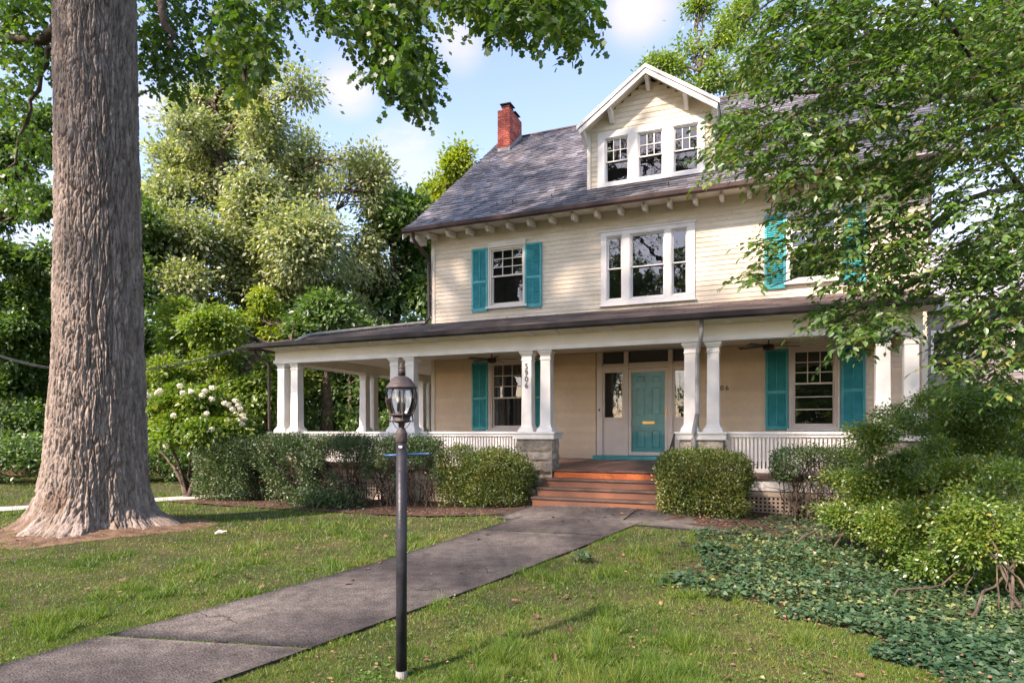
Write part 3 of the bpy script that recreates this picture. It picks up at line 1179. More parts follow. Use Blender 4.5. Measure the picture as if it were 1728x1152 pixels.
gutter([(-6.52, -.63, 7.10), (X1 + .5, -.63, 7.08)], M['gutter'])

# --- main roof
XR0, XR1 = -6.55, X1 + .52
prof = [(-.70, 7.13), (-.15, 7.50), (.45, 7.94), (1.4, 8.71), (YR, ZR)]
back = [(YR, ZR), (12.5, 7.13)]
mb = MB()
for (a, b_) in zip(prof[:-1], prof[1:]):
    mb.slab([(XR0, a[0], a[1]), (XR1, a[0], a[1]), (XR1, b_[0], b_[1]), (XR0, b_[0], b_[1])], (0, 0, -.06))
mb.slab([(XR0, back[0][0], back[0][1]), (XR1, back[0][0], back[0][1]), (XR1, back[1][0], back[1][1]), (XR0, back[1][0], back[1][1])], (0, 0, -.06))
roof = mb.build('roof', M['slate'], house)
for xx in (XR0 + .02, XR1 - .05):
    mb = MB()
    for (a, b_) in list(zip(prof[:-1], prof[1:])) + [back]:
        mb.slab([(xx, a[0], a[1] - .07), (xx, b_[0], b_[1] - .07), (xx, b_[0], b_[1] - .25), (xx, a[0], a[1] - .25)], (.03, 0, 0))
    mb.build('rake_board', M['cream'], roof)

# slates
pl = [np.array(p) for p in prof]
seg = [np.linalg.norm(pl[i + 1] - pl[i]) for i in range(len(pl) - 1)]
tot = sum(seg)


def onroof(s_):
    for i, L_ in enumerate(seg):
        if s_ <= L_ or i == len(seg) - 1:
            d = (pl[i + 1] - pl[i]) / L_
            return pl[i] + d * s_, d
        s_ -= L_


def dormer_hidden(x_, y_, z_):
    if abs(x_ + .03) < 1.56 and y_ > .33 and z_ < 10.6:
        return True
    return False


SL = []
e_ = .20
row = 0
s_ = 0.0
while s_ < tot - .05:
    P, d = onroof(s_)
    x_ = XR0 + (0 if row % 2 else -.11) + random.uniform(-.02, .02)
    while x_ < XR1 - .02:
        wdt = random.choice((.17, .2, .23, .25))
        xa, xb = max(x_, XR0), min(x_ + wdt - .006, XR1)
        if xb - xa > .05 and not dormer_hidden((xa + xb) / 2, P[0], P[1]):
            SL.append((xa, xb, P[0], P[1], d[0], d[1], random.uniform(-.022, .022), random.uniform(.026, .045)))
        x_ += wdt
    s_ += e_
    row += 1
SL = np.array(SL)
wx = HX + (SL[:, 0] + SL[:, 1]) / 2 * UX - SL[:, 2] * UY
wy = HY + (SL[:, 0] + SL[:, 1]) / 2 * UY + SL[:, 2] * UX
px = 864 + 1075 * wx / wy
score = wy + 100 * ((px > 1290) | (px < 690))
big = set(np.argsort(score)[:296].tolist())
us = bpy.data.meshes.new('slate')
us.from_pydata([(0, 0, 0), (1, 0, 0), (1, 1, 0), (0, 1, 0), (0, 0, 1), (1, 0, 1), (1, 1, .25), (0, 1, .25)], [],
               [(0, 3, 2, 1), (4, 5, 6, 7), (0, 1, 5, 4), (1, 2, 6, 5), (2, 3, 7, 6), (3, 0, 4, 7)])
us.materials.append(M['slateo'])
mb = MB()
for i, q in enumerate(SL):
    xa, xb, yy, zz, dy, dz, jit, th = q
    if i in big:
        o = bpy.data.objects.new('slate', us)
        o.location = (xa, yy + jit * dy, zz + jit * dz + .002)
        o.rotation_euler = (math.atan2(dz, dy), 0, 0)
        o.scale = (xb - xa, .235, th)
        link(o, roof)
    else:
        def pt(u_, v_, w_):
            s2 = v_ + jit
            return (u_, yy + dy * s2 - dz * w_, zz + dz * s2 + dy * w_ + .002)
        mb.hexa([pt(xa, 0, 0), pt(xb, 0, 0), pt(xb, .235, 0), pt(xa, .235, 0), pt(xa, 0, th), pt(xb, 0, th), pt(xb, .235, th * .3), pt(xa, .235, th * .3)])
tag(mb.build('slates', M['slate'], roof), kind='stuff')
# snow guards
for (gx_, gs) in ((-5.7, .35), (-4.75, .75), (-4.05, .95), (-3.6, .95), (-2.5, .95), (.55, .45), (3.1, .45)):
    P, d = onroof(gs)
    mb = MB()
    mb.tube([(gx_, P[0], P[1] + .01), (gx_, P[0] - .02, P[1] + .13), (gx_, P[0] + .10, P[1] + .10)], .008, 5)
    mb.build('snow_guard', M['gutter'], roof)
hb('ridge_cap', M['gutter'], (XR0, XR1, YR - .07, YR + .07, ZR - .005, ZR + .045), parent=roof)

# --- chimney with individual brick courses
cx0, cx1, cy0, cy1, cz1 = -6.09, -5.65, 4.72, 5.82, 12.80
ch = hb('chimney', M['mortar'], (cx0 + .01, cx1 - .01, cy0 + .01, cy1 - .01, 11.0, cz1))
mb = MB()
z = 11.0
r_ = 0
while z < cz1 - .03:
    for (ax, a0, a1, fixed) in (('x', cx0, cx1, cy0), ('x', cx0, cx1, cy1), ('y', cy0, cy1, cx0), ('y', cy0, cy1, cx1)):
        p = a0 - (.1 if r_ % 2 else 0)
        while p < a1:
            q0, q1 = max(p, a0), min(p + .19, a1)
            if q1 - q0 > .03:
                jj = random.uniform(-.003, .004)
                if ax == 'x':
                    sgn = -1 if fixed == cy0 else 1
                    mb.box(q0, q1, min(fixed, fixed + sgn * (.012 + jj)), max(fixed, fixed + sgn * (.012 + jj)) + .0, z, z + .060)
                else:
                    sgn = -1 if fixed == cx0 else 1
                    mb.box(min(fixed, fixed + sgn * (.012 + jj)), max(fixed, fixed + sgn * (.012 + jj)), q0, q1, z, z + .060)
            p += .2
    z += .070
    r_ += 1
tag(mb.build('bricks', M['brick'], ch), kind='stuff')
for (fy, fz) in ((4.86, .17), (5.36, .08)):
    hb('flue', M['brick'], (cx0 + .10, cx1 - .08, fy, fy + .34, cz1, cz1 + fz), parent=ch)
    hb('chimney_cap', M['gutter'], (cx0 + .07, cx1 - .05, fy - .03, fy + .37, cz1 + fz, cz1 + fz + .02), (cx0 + .12, cx0 + .15, fy + .03, fy + .06, cz1 + fz + .02, cz1 + fz + .09), (cx1 - .15, cx1 - .12, fy + .28, fy + .31, cz1 + fz + .02, cz1 + fz + .09), (cx0 + .03, cx1 - .01, fy - .06, fy + .40, cz1 + fz + .09, cz1 + fz + .115), parent=ch)
mb = MB()
mb.slab([(cx1, cy0 - .03, 11.34), (cx1, cy0 - .03, 11.50), (cx1, cy1, 12.40), (cx1, cy1, 12.1)], (.022, 0, 0))
mb.box(cx0, cx1 + .02, cy0 - .03, cy0 - .014, 11.30, 11.48)
mb.build('flashing', M['pipe'], ch)

# --- dormer
DY = .30
DXC = -.03
DW = 1.56
dz0, dz1, dzp = 7.72, 9.34, 10.45
mb = MB()
mb.box(DXC - DW, DXC + DW, DY + .19, 3.6, 7.75, dz1)
mb.slab([(DXC - DW, DY + .19, dz1), (DXC + DW, DY + .19, dz1), (DXC, DY + .19, dzp - .12)], (0, 3.4, 0))
dm = mb.build('dormer', M['sidingj'], house)
sl_p = (dzp - dz1) / DW


def dclip(z):
    if z < dz1:
        return DXC - DW + .09, DXC + DW - .09
    h_ = (dzp - .06 - z) / ((dzp - .12 - dz1) / DW)
    return DXC - h_, DXC + h_


clapboards(0, 0, 7.80, dzp - .18, [(DXC - 1.29, DXC + 1.20, 7.7, 9.27)], dm, ybase=DY + .19, thick=.19, e=.125, clipfn=dclip, seam=False)
mb = MB()
mb.slab([(DXC - DW + .05, DY + .015, dz1 - .1), (DXC + DW - .05, DY + .015, dz1 - .1), (DXC + DW - .02, DY + .015, dz1 + .02), (DXC, DY + .015, dzp - .10), (DXC - DW + .02, DY + .015, dz1 + .02)], (0, .1, 0))
mb.build('gable_wall', M['sidingj'], dm)
for xx in (DXC - DW - .01, DXC + DW - .08):
    hb('corner_board', M['cream'], (xx, xx + .09, DY - .02, DY + .12, 7.72, dz1), parent=dm)
mb = MB()
for z in np.arange(7.8, dz1, .125):
    for sg in (-1, 1):
        xe = DXC + sg * DW
        y1 = min(.5 + (z - 7.98) / .79 + .3, 3.6)
        y1 = max(y1, DY + .2)
        mb.hexa([(min(xe, xe + sg * .02), DY + .12, z), (max(xe, xe + sg * .02), DY + .12, z), (max(xe, xe + sg * .02), y1, z), (min(xe, xe + sg * .02), y1, z),
                 (min(xe, xe + sg * .006), DY + .12, z + .12), (max(xe, xe + sg * .006), DY + .12, z + .12), (max(xe, xe + sg * .006), y1, z + .12), (min(xe, xe + sg * .006), y1, z + .12)])
tag(mb.build('cheek_siding', M['sidingj'], dm), kind='stuff')
# dormer roof
ov = .13
yo = DY - .45
hs = DW + ov
zt = dzp + .02
ze = zt - hs * .70
mb = MB()
for sg in (-1, 1):
    mb.slab([(DXC, yo, zt), (DXC + sg * hs, yo, ze), (DXC + sg * hs, 4.3, ze), (DXC, 4.3, zt)], (0, 0, .06))
droof = mb.build('dormer_roof', M['slate'], dm)
mb = MB()
for sg in (-1, 1):
    mb.slab([(DXC, yo - .03, zt + .05), (DXC + sg * (hs + .03), yo - .03, ze + .03), (DXC + sg * (hs + .03), yo - .03, ze - .06), (DXC, yo - .03, zt - .04)], (0, .03, 0))
    mb.slab([(DXC, yo + .002, zt - .04), (DXC + sg * (hs - .02), yo + .002, ze - .05), (DXC + sg * (hs - .04), yo + .002, ze - .17), (DXC, yo + .002, zt - .17)], (0, .03, 0))
mb.build('barge_board', M['white'], dm)
mb = MB()
for sg in (-1, 1):
    mb.slab([(DXC, yo + .03, zt - .012), (DXC + sg * (hs - .02), yo + .03, ze - .012), (DXC + sg * (hs - .02), DY + .02, ze - .012), (DXC, DY + .02, zt - .012)], (0, 0, -.02))
    mb.slab([(DXC + sg * (DW + .02), DY + .02, ze + .10), (DXC + sg * (hs - .02), DY + .02, ze - .012), (DXC + sg * (hs - .02), 3.5, ze - .012), (DXC + sg * (DW + .02), 3.5, ze + .10)], (0, 0, -.02))
mb.build('soffit', M['cream'], dm)
for bx in (DXC, DXC - .92, DXC + .92, DXC - 1.6, DXC + 1.6):
    zb = zt - abs(bx - DXC) * .70 - .10
    mb = MB()
    mb.slab([(bx - .045, yo + .06, zb), (bx - .045, yo + .06, zb - .10), (bx - .045, yo + .20, zb - .16), (bx - .045, DY - .06, zb - .30), (bx - .045, DY + .0, zb - .30), (bx - .045, DY + .0, zb)], (.09, 0, 0))
    mb.build('bracket', M['white'], dm)
# dormer windows
dx = [(-1.14, -.53), (-.30, .32), (.56, 1.17)]
zA, zB = 7.94, 9.08
mb = MB()
xs = [DXC - 1.29] + [v_ + DXC + .03 for p_ in dx for v_ in p_] + [DXC + 1.34]
for i in range(0, 8, 2):
    mb.box(xs[i], xs[i + 1], DY - .04, DY + .06, zA, zB)
mb.box(xs[0], xs[-1], DY - .04, DY + .06, zB, 9.24)
mb.box(xs[0], xs[-1], DY - .06, DY + .06, 7.84, zA)
mb.build('window_surround', M['white'], dm, bevel=.004)
for i, (a, b_) in enumerate(dx):
    sash_window(a + DXC + .03, b_ + DXC + .03, zA, zB, DY - .02, 3, 2, 'white', .49, sill=False, fw=.02, s_=.028)

# ------------------------------------------------------------ porch
PY = -2.64
# floor planks
fl = hb('porch_floor', M['step'], (-9.0, 5.45, -2.80, 0.09, .62, .80), (-9.0, -6.05, .09, 7.4, .62, .80))
pm_ = bpy.data.meshes.new('floor_plank')
bxm = MB()
bxm.box(0, 1, 0, 1, 0, 1)
pm_.from_pydata(bxm.v, [], bxm.f)
pm_.materials.append(M['porchfloor'])
ang = math.atan2(ZF - ZFE, 2.9)
x_ = -6.0
while x_ < 5.4:
    wdt = .098
    o = bpy.data.objects.new('floor_plank', pm_)
    o.location = (x_, -2.87, ZFE - .03 + random.uniform(-.0015, .0015))
    o.rotation_euler = (ang, 0, 0)
    o.scale = (wdt - .004, 2.95, .03)
    link(o, fl)
    x_ += wdt
mb = MB()
x_ = -9.0
while x_ < -6.02:
    mb.box(x_, x_ + .094, -2.8, 7.4, .80, .90)
    x_ += .098
tag(mb.build('side_floor_planks', M['porchfloor'], fl), kind='stuff')
hb('floor_edge', M['step'], (-9.05, -1.5, -2.89, -2.80, .765, .835), (1.2, 5.5, -2.89, -2.80, .765, .835), parent=fl)

# skirt, lattice
BAY = [(-8.25, -5.65), (-4.83, -2.32), (1.98, 4.42)]
for (a, b_) in BAY:
    hb('skirt_board', M['white' if a > 0 else 'lattice'], (a, b_, -2.84, -2.79, .55, .76))
    fr_ = hb('lattice_frame', M['lattice'], (a, b_, -2.83, -2.78, .44, .53), (a, b_, -2.83, -2.78, -.02, .10), (a, a + .08, -2.83, -2.78, .10, .44), (b_ - .08, b_, -2.83, -2.78, .10, .44))
    mb = MB()
    x_ = a + .08
    while x_ < b_ - .08:
        mb.box(x_, x_ + .038, -2.815, -2.808, .10, .44)
        x_ += .074
    z = .13
    while z < .44:
        mb.box(a + .08, b_ - .08, -2.806, -2.798, z, z + .036)
        z += .072
    tag(mb.build('lattice', M['lattice'], fr_), kind='stuff')
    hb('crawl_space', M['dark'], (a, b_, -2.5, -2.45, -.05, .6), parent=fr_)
# side porch skirt (left face)
hb('skirt_board', M['lattice'], (-9.05, -9.0, -2.3, 7.4, .1, .76))

# piers of fieldstone: every stone its own block
PIERX = [-8.66, -5.24, -1.87, 1.56, 4.85]


def stone_block(x0, x1, z0, z1, y0, y1, parent, face='y'):
    """lumpy stone: a subdivided block with bulged face"""
    k = 4
    mb = MB()
    jit = rng.uniform(-.012, .012, (k + 1, k + 1, 2))
    bul = rng.uniform(.0, .018, (k + 1, k + 1))
    b0 = 0
    for i in range(k + 1):
        for j in range(k + 1):
            u_ = i / k
            v_ = j / k
            e1 = math.sin(math.pi * u_) ** .5 if 0 < u_ < 1 else 0
            e2 = math.sin(math.pi * v_) ** .5 if 0 < v_ < 1 else 0
            d = .022 * e1 * e2 + bul[i, j] * e1 * e2
            # rounded corners
            uu = u_ + (.07 * (1 - 2 * u_) if v_ in (0, 1) and u_ in (0, 1) else 0)
            vv = v_ + (.07 * (1 - 2 * v_) if v_ in (0, 1) and u_ in (0, 1) else 0)
            if face == 'y':
                mb.v.append((x0 + (x1 - x0) * uu + jit[i, j, 0] * e2, y0 - d, z0 + (z1 - z0) * vv + jit[i, j, 1] * e1))
            else:
                mb.v.append((x0 + d, y0 + (y1 - y0) * uu + jit[i, j, 0] * e2, z0 + (z1 - z0) * vv + jit[i, j, 1] * e1))
    for i in range(k):
        for j in range(k):
            q = [i * (k + 1) + j, (i + 1) * (k + 1) + j, (i + 1) * (k + 1) + j + 1, i * (k + 1) + j + 1]
            mb.f.append(tuple(q))
    n0 = len(mb.v)
    ring = [i * (k + 1) for i in range(k + 1)] + [k * (k + 1) + j for j in range(1, k + 1)] + [i * (k + 1) + k for i in range(k - 1, -1, -1)] + [j for j in range(k - 1, 0, -1)]
    for r2 in ring:
        v_ = mb.v[r2]
        mb.v.append((v_[0], v_[1] + .05, v_[2]) if face == 'y' else (v_[0] - .05, v_[1], v_[2]))
    m_ = len(ring)
    for i in range(m_):
        j = (i + 1) % m_
        mb.f.append((ring[j], ring[i], n0 + i, n0 + j))
    return mb.build('stone', M['stone'], parent, smooth=False)


def split_rows(a, b_, lo, hi):
    r_ = [a]
    while r_[-1] < b_ - hi:
        r_.append(r_[-1] + random.uniform(lo, hi))
    if b_ - r_[-1] < lo * .6 and len(r_) > 1:
        r_[-1] = b_
    else:
        r_.append(b_)
    return r_


for pxx in PIERX:
    x0, x1 = pxx - .42, pxx + .42
    pier = hb('pier', M['stonem'], (x0 + .02, x1 - .02, -2.86, -2.40, -.1, 1.49))
    zs = [-.05, .18, .42, .72, 1.0, 1.24, 1.485]
    zs = [zs[0]] + [z_ + random.uniform(-.04, .04) for z_ in zs[1:-1]] + [zs[-1]]
    for (za, zb) in zip(zs[:-1], zs[1:]):
        top = zb > 1.4
        xsx = [x0, x1] if top and pxx > -2.5 else split_rows(x0, x1, .2, .5)
        for (xa, xb) in zip(xsx[:-1], xsx[1:]):
            stone_block(xa + .008, xb - .008, za + .008 + random.uniform(0, .01), zb - .008, -2.87, -2.6, pier)
        ysy = split_rows(-2.87, -2.40, .2, .35)
        for (ya, yb) in zip(ysy[:-1], ysy[1:]):
            stone_block(x1 - .015, x1 + .03, za + .008, zb - .008, ya + .006, yb - .006, pier, face='x')
    hb('pier_cap', M['white'], (x0 - .045, x1 + .045, -2.93, -2.36, 1.49, 1.60), (x0 - .07, x1 + .07, -2.955, -2.335, 1.60, 1.645), parent=pier, bevel=.006)


# columns
def column(cx, cy, zt_=3.42, zb=1.645, digits=False):
    w0, w1 = .118, .108
    H_ = zt_ - zb
    mb = MB()
    mb.lathe([(w0, zb + .16), (w1, zt_ - .20)], (cx, cy), 4, True)
    c = mb.build('column', M['white'], house, bevel=.004)
    mb = MB()
    mb.lathe([(.178, zb), (.178, zb + .045), (.166, zb + .05), (.160, zb + .075), (.138, zb + .10), (w0 + .004, zb + .13), (w0 + .001, zb + .17)], (cx, cy), 4, True)
    mb.build('base', M['white'], c)
    mb = MB()
    mb.lathe([(w1 + .001, zt_ - .21), (w1 + .014, zt_ - .205), (w1 + .014, zt_ - .185), (w1 + .004, zt_ - .18), (w1 + .004, zt_ - .11), (w1 + .02, zt_ - .09), (.145, zt_ - .055), (.157, zt_ - .05), (.157, zt_)], (cx, cy), 4, True)
    mb.build('capital', M['white'], c)
    if digits:
        for i, ch_ in enumerate('5906'):
            cu = bpy.data.curves.new('digit', 'FONT')
            cu.body = ch_
            cu.size = .165
            cu.offset = .0015
            cu.extrude = .003
            cu.align_x = 'CENTER'
            cu.materials.append(M['numgrey'])
            o = bpy.data.objects.new('house_number', cu)
            o.location = (cx + .002, cy - .127, 3.005 - i * .138)
            o.rotation_euler = (math.pi / 2, 0, 0)
            to_mesh(o, c)
    return c


M['numgrey'] = surf('grey_numerals', (.10, .095, .10), (.15, .14, .15), .5)
for i, pxx in enumerate(PIERX):
    for j, dxx in enumerate((-.215, .215)):
        column(pxx + dxx, PY, 3.43 - .02 * (i > 0) - .01 * i, digits=(i == 2 and j == 0))
for yy in (.58, 1.01, 3.95, 4.38, 7.0):
    column(-8.68, yy, 3.42)
# wall number, half hidden behind a column
for i, ch_ in enumerate('5906'):
    cu = bpy.data.curves.new('digit', 'FONT')
    cu.body = ch_
    cu.size = .155
    cu.extrude = .004
    cu.align_x = 'CENTER'
    cu.materials.append(M['black'])
    o = bpy.data.objects.new('house_number', cu)
    o.location = (1.50 + i * .112, -.006, 2.61)
    o.rotation_euler = (math.pi / 2, 0, 0)
    to_mesh(o, wall)

# railings
bal = bpy.data.meshes.new('baluster')
bal.from_pydata(bxm.v, [], bxm.f)
bal.materials.append(M['white'])


def railing(a, b_, fixed, axis_='x'):
    if axis_ == 'x':
        r_ = hb('railing', M['white'], (a, b_, fixed - .07, fixed + .07, 1.60, 1.648), (a, b_, fixed - .045, fixed + .045, 1.545, 1.60), (a, b_, fixed - .04, fixed + .04, .87, .95), bevel=.005)
    else:
        r_ = hb('railing', M['white'], (fixed - .07, fixed + .07, a, b_, 1.60, 1.648), (fixed - .045, fixed + .045, a, b_, 1.545, 1.60), (fixed - .04, fixed + .04, a, b_, .87, .95), bevel=.005)
    k = int((b_ - a) / .068)
    for i in range(k):
        p = a + (i + .5) * (b_ - a) / k
        o = bpy.data.objects.new('baluster', bal)
        if axis_ == 'x':
            o.location = (p - .021, fixed - .012, .95)
            o.scale = (.042, .024, .595)
        else:
            o.location = (fixed - .012, p - .021, .95)
            o.scale = (.024, .042, .595)
        link(o, r_)
    return r_


for (a, b_) in ((-8.20, -5.70), (-4.78, -2.33), (2.02, 4.39)):
    railing(a, b_, -2.66)
for (a, b_) in ((-2.35, .35), (1.25, 3.7), (4.65, 6.8)):
    railing(a, b_, -8.68, 'y')

# beam, ceiling, porch roof
ZS = 3.43
hb('beam', M['cream'], (-9.02, 5.22, -2.80, -2.50, 3.40, 3.70), (-8.83, -8.53, -2.50, 7.2, 3.40, 3.70))
hb('beam_moulding', M['white'], (-9.05, 5.25, -2.83, -2.80, 3.385, 3.47), (-9.05, -9.02, -2.80, 7.2, 3.385, 3.47))
hb('porch_ceiling', M['cream'], (-8.53, 5.2, -2.50, .09, 3.63, 3.66), (-8.53, -6.03, .09, 7.2, 3.63, 3.66))
hb('porch_end_wall', M['sidingj'], (5.20, 5.24, -2.5, .09, 3.4, 4.5))
XE = 5.42
XL = -9.50
YE = -3.22
ze_, zw = 3.86, 4.68
mb = MB()
# front slope with a hip at the left corner
mb.slab([(XL, YE, ze_), (XE, YE, ze_), (XE, .10, zw), (X0, .10, zw)], (0, 0, -.05))
mb.slab([(XL, YE, ze_), (X0, .10, zw), (X0, 7.6, zw), (XL, 7.6, ze_)], (0, 0, -.05))
proof = mb.build('porch_roof', M['roofing'], house)
mb = MB()
for i in range(1, 9):
    f_ = i / 9
    yy = YE + (0.1 - YE) * f_
    zz = ze_ + (zw - ze_) * f_
    xl = XL + (X0 - XL) * f_
    mb.hexa([(xl, yy, zz), (XE, yy, zz), (XE, yy + .36, zz + .09), (xl + .36, yy + .36, zz + .09), (xl, yy, zz + .008), (XE, yy, zz + .008), (XE, yy + .36, zz + .092), (xl + .36, yy + .36, zz + .092)])
mb.build('roofing_course', M['roofing'], proof)
mb = MB()
mb.slab([(XL + .1, YE + .02, 3.80), (XE - .02, YE + .02, 3.80), (XE - .02, -2.80, 3.70), (XL + .5, -2.80, 3.70)], (0, 0, .03))
mb.slab([(XL + .1, YE + .02, 3.80), (XL + .5, -2.80, 3.70), (XL + .5, 7.4, 3.70), (XL + .1, 7.4, 3.80)], (0, 0, .03))
mb.build('porch_soffit', M['cream'], house)
gutter([(XL, YE + .04, 3.80), (XE + .02, YE + .04, 3.80)], M['gutterk'])
gutter([(XL + .04, 7.6, 3.80), (XL + .04, YE, 3.80)], M['gutterk'])
t1 = MB()
t1.slab([(-.035, YE + .07, 3.80), (-.035, YE + .07, 3.77), (-.035, YE + .14, 3.715), (-.035, -2.81, 3.69), (-.035, -2.81, 3.75)], (.07, 0, 0))
t1 = t1.build('rafter_tail', M['white'], house)
xs = np.arange(-8.75, 5.3, .57)
t1.location.x = xs[0]
for x_ in xs[1:]:
    o = t1.copy()
    col.objects.link(o)
    o.location.x = x_
# raised box roof over the side porch
hb('upper_deck_fascia', M['white'], (-8.15, -6.03, 2.0, 6.6, 4.42, 4.86))
hb('upper_deck_roof', M['roofing'], (-8.32, -6.03, 1.85, 6.7, 4.86, 4.92))

# downspouts
def pipe(name, pts, r_, mat, parent=house):
    # round the corners a little
    P = [Vector(p) for p in pts]
    Q = [P[0]]
    for a, b_, c in zip(P[:-2], P[1:-1], P[2:]):
        la = min(.12, (b_ - a).length * .4)
        lc = min(.12, (c - b_).length * .4)
        Q += [b_ + (a - b_).normalized() * la, b_ + (a - b_).normalized() * la * .3 + (c - b_).normalized() * lc * .3, b_ + (c - b_).normalized() * lc]
    Q.append(P[-1])
    mb = MB()
    mb.tube(Q, r_, 10)
    return mb.build(name, mat, parent, smooth=True)


pipe('downspout', [(-6.22, -.66, 7.03), (-6.22, -.64, 6.85), (-6.06, -.08, 6.45), (-6.06, -.08, 4.72), (-6.2, -.3, 4.60)], .045, M['gutter'])
pipe('downspout', [(-6.10, -.25, 4.66), (-7.0, -1.55, 4.36), (-8.0, -2.55, 4.12), (-8.05, -2.85, 4.02), (-8.1, -3.1, 3.86)], .045, M['pipe'])
pipe('downspout', [(-9.42, -3.08, 3.75), (-9.42, -3.05, 3.58), (-9.16, -2.86, 3.40), (-9.16, -2.86, .1)], .038, M['gutter'])
pipe('downspout', [(1.60, -3.10, 3.76), (1.60, -3.08, 3.45), (1.50, -2.90, 3.20), (1.50, -2.90, 1.95)], .042, M['pipe'])
pipe('downspout', [(1.50, -2.90, 1.98), (1.44, -2.99, 1.62), (1.44, -2.99, .2)], .045, M['pipe'])

# steps
for i, (yy, zz) in enumerate(((-2.85, .80), (-3.13, .685), (-3.43, .52), (-3.73, .355))):
    if i:
        hb('step', M['step'], (-1.60, 1.36, yy - .03, yy + .31, zz - .04, zz), bevel=.006)
    hb('riser', M['riserr'] if i == 0 else M['riser'], (-1.42 if i == 0 else -1.57, 1.14 if i == 0 else 1.33, yy, yy + .03, (.685, .52, .355, .10)[i] , zz - (.0 if i == 0 else .04)))
for xx in (-1.59, 1.33):
    mb = MB()
    mb.slab([(xx, -3.70, .05), (xx, -3.70, .30), (xx, -3.40, .30), (xx, -3.40, .46), (xx, -3.10, .46), (xx, -3.10, .63), (xx, -2.89, .63), (xx, -2.89, .05)], (.03, 0, 0))
    mb.build('stringer', M['step'], house)
mb = MB()
hx = 1.08
pts = [(hx, -3.62, 1.28), (hx, -2.95, 1.60)]
mb.tube(pts, .016, 6)
for q in range(6):
    f_ = q / 5
    y_ = -3.58 + .6 * f_
    mb.tube([(hx, y_, 1.28 + .32 * f_), (hx, y_, .40 + .42 * f_)], .008, 5)
mb.build('iron_handrail', M['black'], house)

# ------------------------------------------------------------ ceiling fans
for (fx, fy, lb) in ((-3.55, -1.35, 'ceiling fan under the porch ceiling before the left ground-floor window'), (2.75, -1.35, 'ceiling fan under the porch ceiling left of the right ground-floor window')):
    wxy = hw(fx, fy)
    fan = empty('ceiling_fan', (wxy[0], wxy[1], 3.63), HRZ, lb, 'ceiling fan', 'ceiling fans on the porch')
    mb = MB()
    mb.lathe([(.06, -.03), (.06, 0.0)], n=12)
    mb.lathe([(.015, -.18), (.015, -.03)], n=8)
    mb.lathe([(.03, -.31), (.10, -.29), (.12, -.24), (.10, -.18), (.03, -.17)], n=16)
    mb.build('motor', M['gutter'], fan, smooth=True)
    for k in range(5):
        a = k * 2 * math.pi / 5 + .3
        mb = MB()
        mb.hexa([(.12, -.055, -.225), (.62, -.07, -.235), (.62, .07, -.205), (.12, .055, -.205), (.12, -.055, -.217), (.62, -.07, -.227), (.62, .07, -.197), (.12, .055, -.197)])
        o = mb.build('blade', M['gutter'], fan)
        o.rotation_euler = (0, 0, a)

# ------------------------------------------------------------ lamp post
LX, LY = at(677.5, 727, 4.3)[:2]
LZ = gz(LX, LY)
S_ = 4.3 / 1075


def lz(py):
    return EYE + (727 - py) * S_ - LZ


lamp = empty('lamp_post', (LX, LY, LZ), 0, 'black garden lamp post with ribbed glass globe and blue ladder rest', 'lamp post')
mb = MB()
mb.lathe([(.0365, lz(1143)), (.0365, lz(740))], n=24)
mb.build('post', M['black'], lamp, smooth=True)
mb = MB()
mb.lathe([(.039, lz(1148)), (.041, lz(1142)), (.038, lz(1130))], n=16)
mb.build('worn_base', M['pipe'], lamp)
mb = MB()
mb.lathe([(.038, lz(746)), (.0405, lz(745)), (.0405, lz(731)), (.038, lz(729)), (.024, lz(723)), (.017, lz(721)), (.0165, lz(713)), (.022, lz(711.5))], n=24)
mb.build('post_fitter', M['bronze'], lamp, smooth=True)
mb = MB()
mb.lathe([(.017, lz(723)), (.02, lz(714)), (.05, lz(712)), (.066, lz(710.5)), (.066, lz(709.5)), (.056, lz(708.5)), (.06, lz(702)), (.03, lz(701.5))], n=24)
mb.lathe([(.070, lz(702)), (.075, lz(701)), (.077, lz(699)), (.074, lz(698))], n=24)
mb.build('gallery', M['bronze'], lamp, smooth=True)
# globe with eight ribs
gp = [(.074, 699), (.088, 691), (.099, 681), (.104, 671), (.101, 663), (.092, 656)]
mb = MB()
b0 = len(mb.v)
nseg = 32
gpz = [(r_ - .004, lz(y_)) for (r_, y_) in gp]
for (r_, z_) in gpz:
    for k in range(nseg):
        a = 2 * math.pi * k / nseg
        mb.v.append((r_ * math.cos(a), r_ * math.sin(a), z_))
for i in range(len(gpz) - 1):
    for k in range(nseg):
        k2 = (k + 1) % nseg
        mb.f.append((i * nseg + k, i * nseg + k2, (i + 1) * nseg + k2, (i + 1) * nseg + k))
mb.build('glass_globe', M['lampglass'], lamp, smooth=True)
for k in range(8):
    a = 2 * math.pi * k / 8 + .28
    mb = MB()
    mb.tube([((r_ + .001) * math.cos(a), (r_ + .001) * math.sin(a), lz(y_)) for (r_, y_) in gp], .0042, 6)
    mb.build('rib', M['bronze'], lamp, smooth=True)
for k in range(4):
    a = 2 * math.pi * k / 4 + .28
    mb = MB()
    cs, sn = math.cos(a), math.sin(a)
    mb.tube([(.074 * cs, .074 * sn, lz(700)), (.074 * cs, .074 * sn, lz(705)), (.078 * cs, .078 * sn, lz(709)), (.074 * cs, .074 * sn, lz(712)), (.068 * cs, .068 * sn, lz(710))], .0045, 6)
    mb.tube([(.060 * cs, .060 * sn, lz(711)), (.050 * cs, .050 * sn, lz(716)), (.036 * cs, .036 * sn, lz(721)), (.018 * cs, .018 * sn, lz(723))], .0026, 5)
    mb.build('scroll', M['bronze'], lamp, smooth=True)
mb = MB()
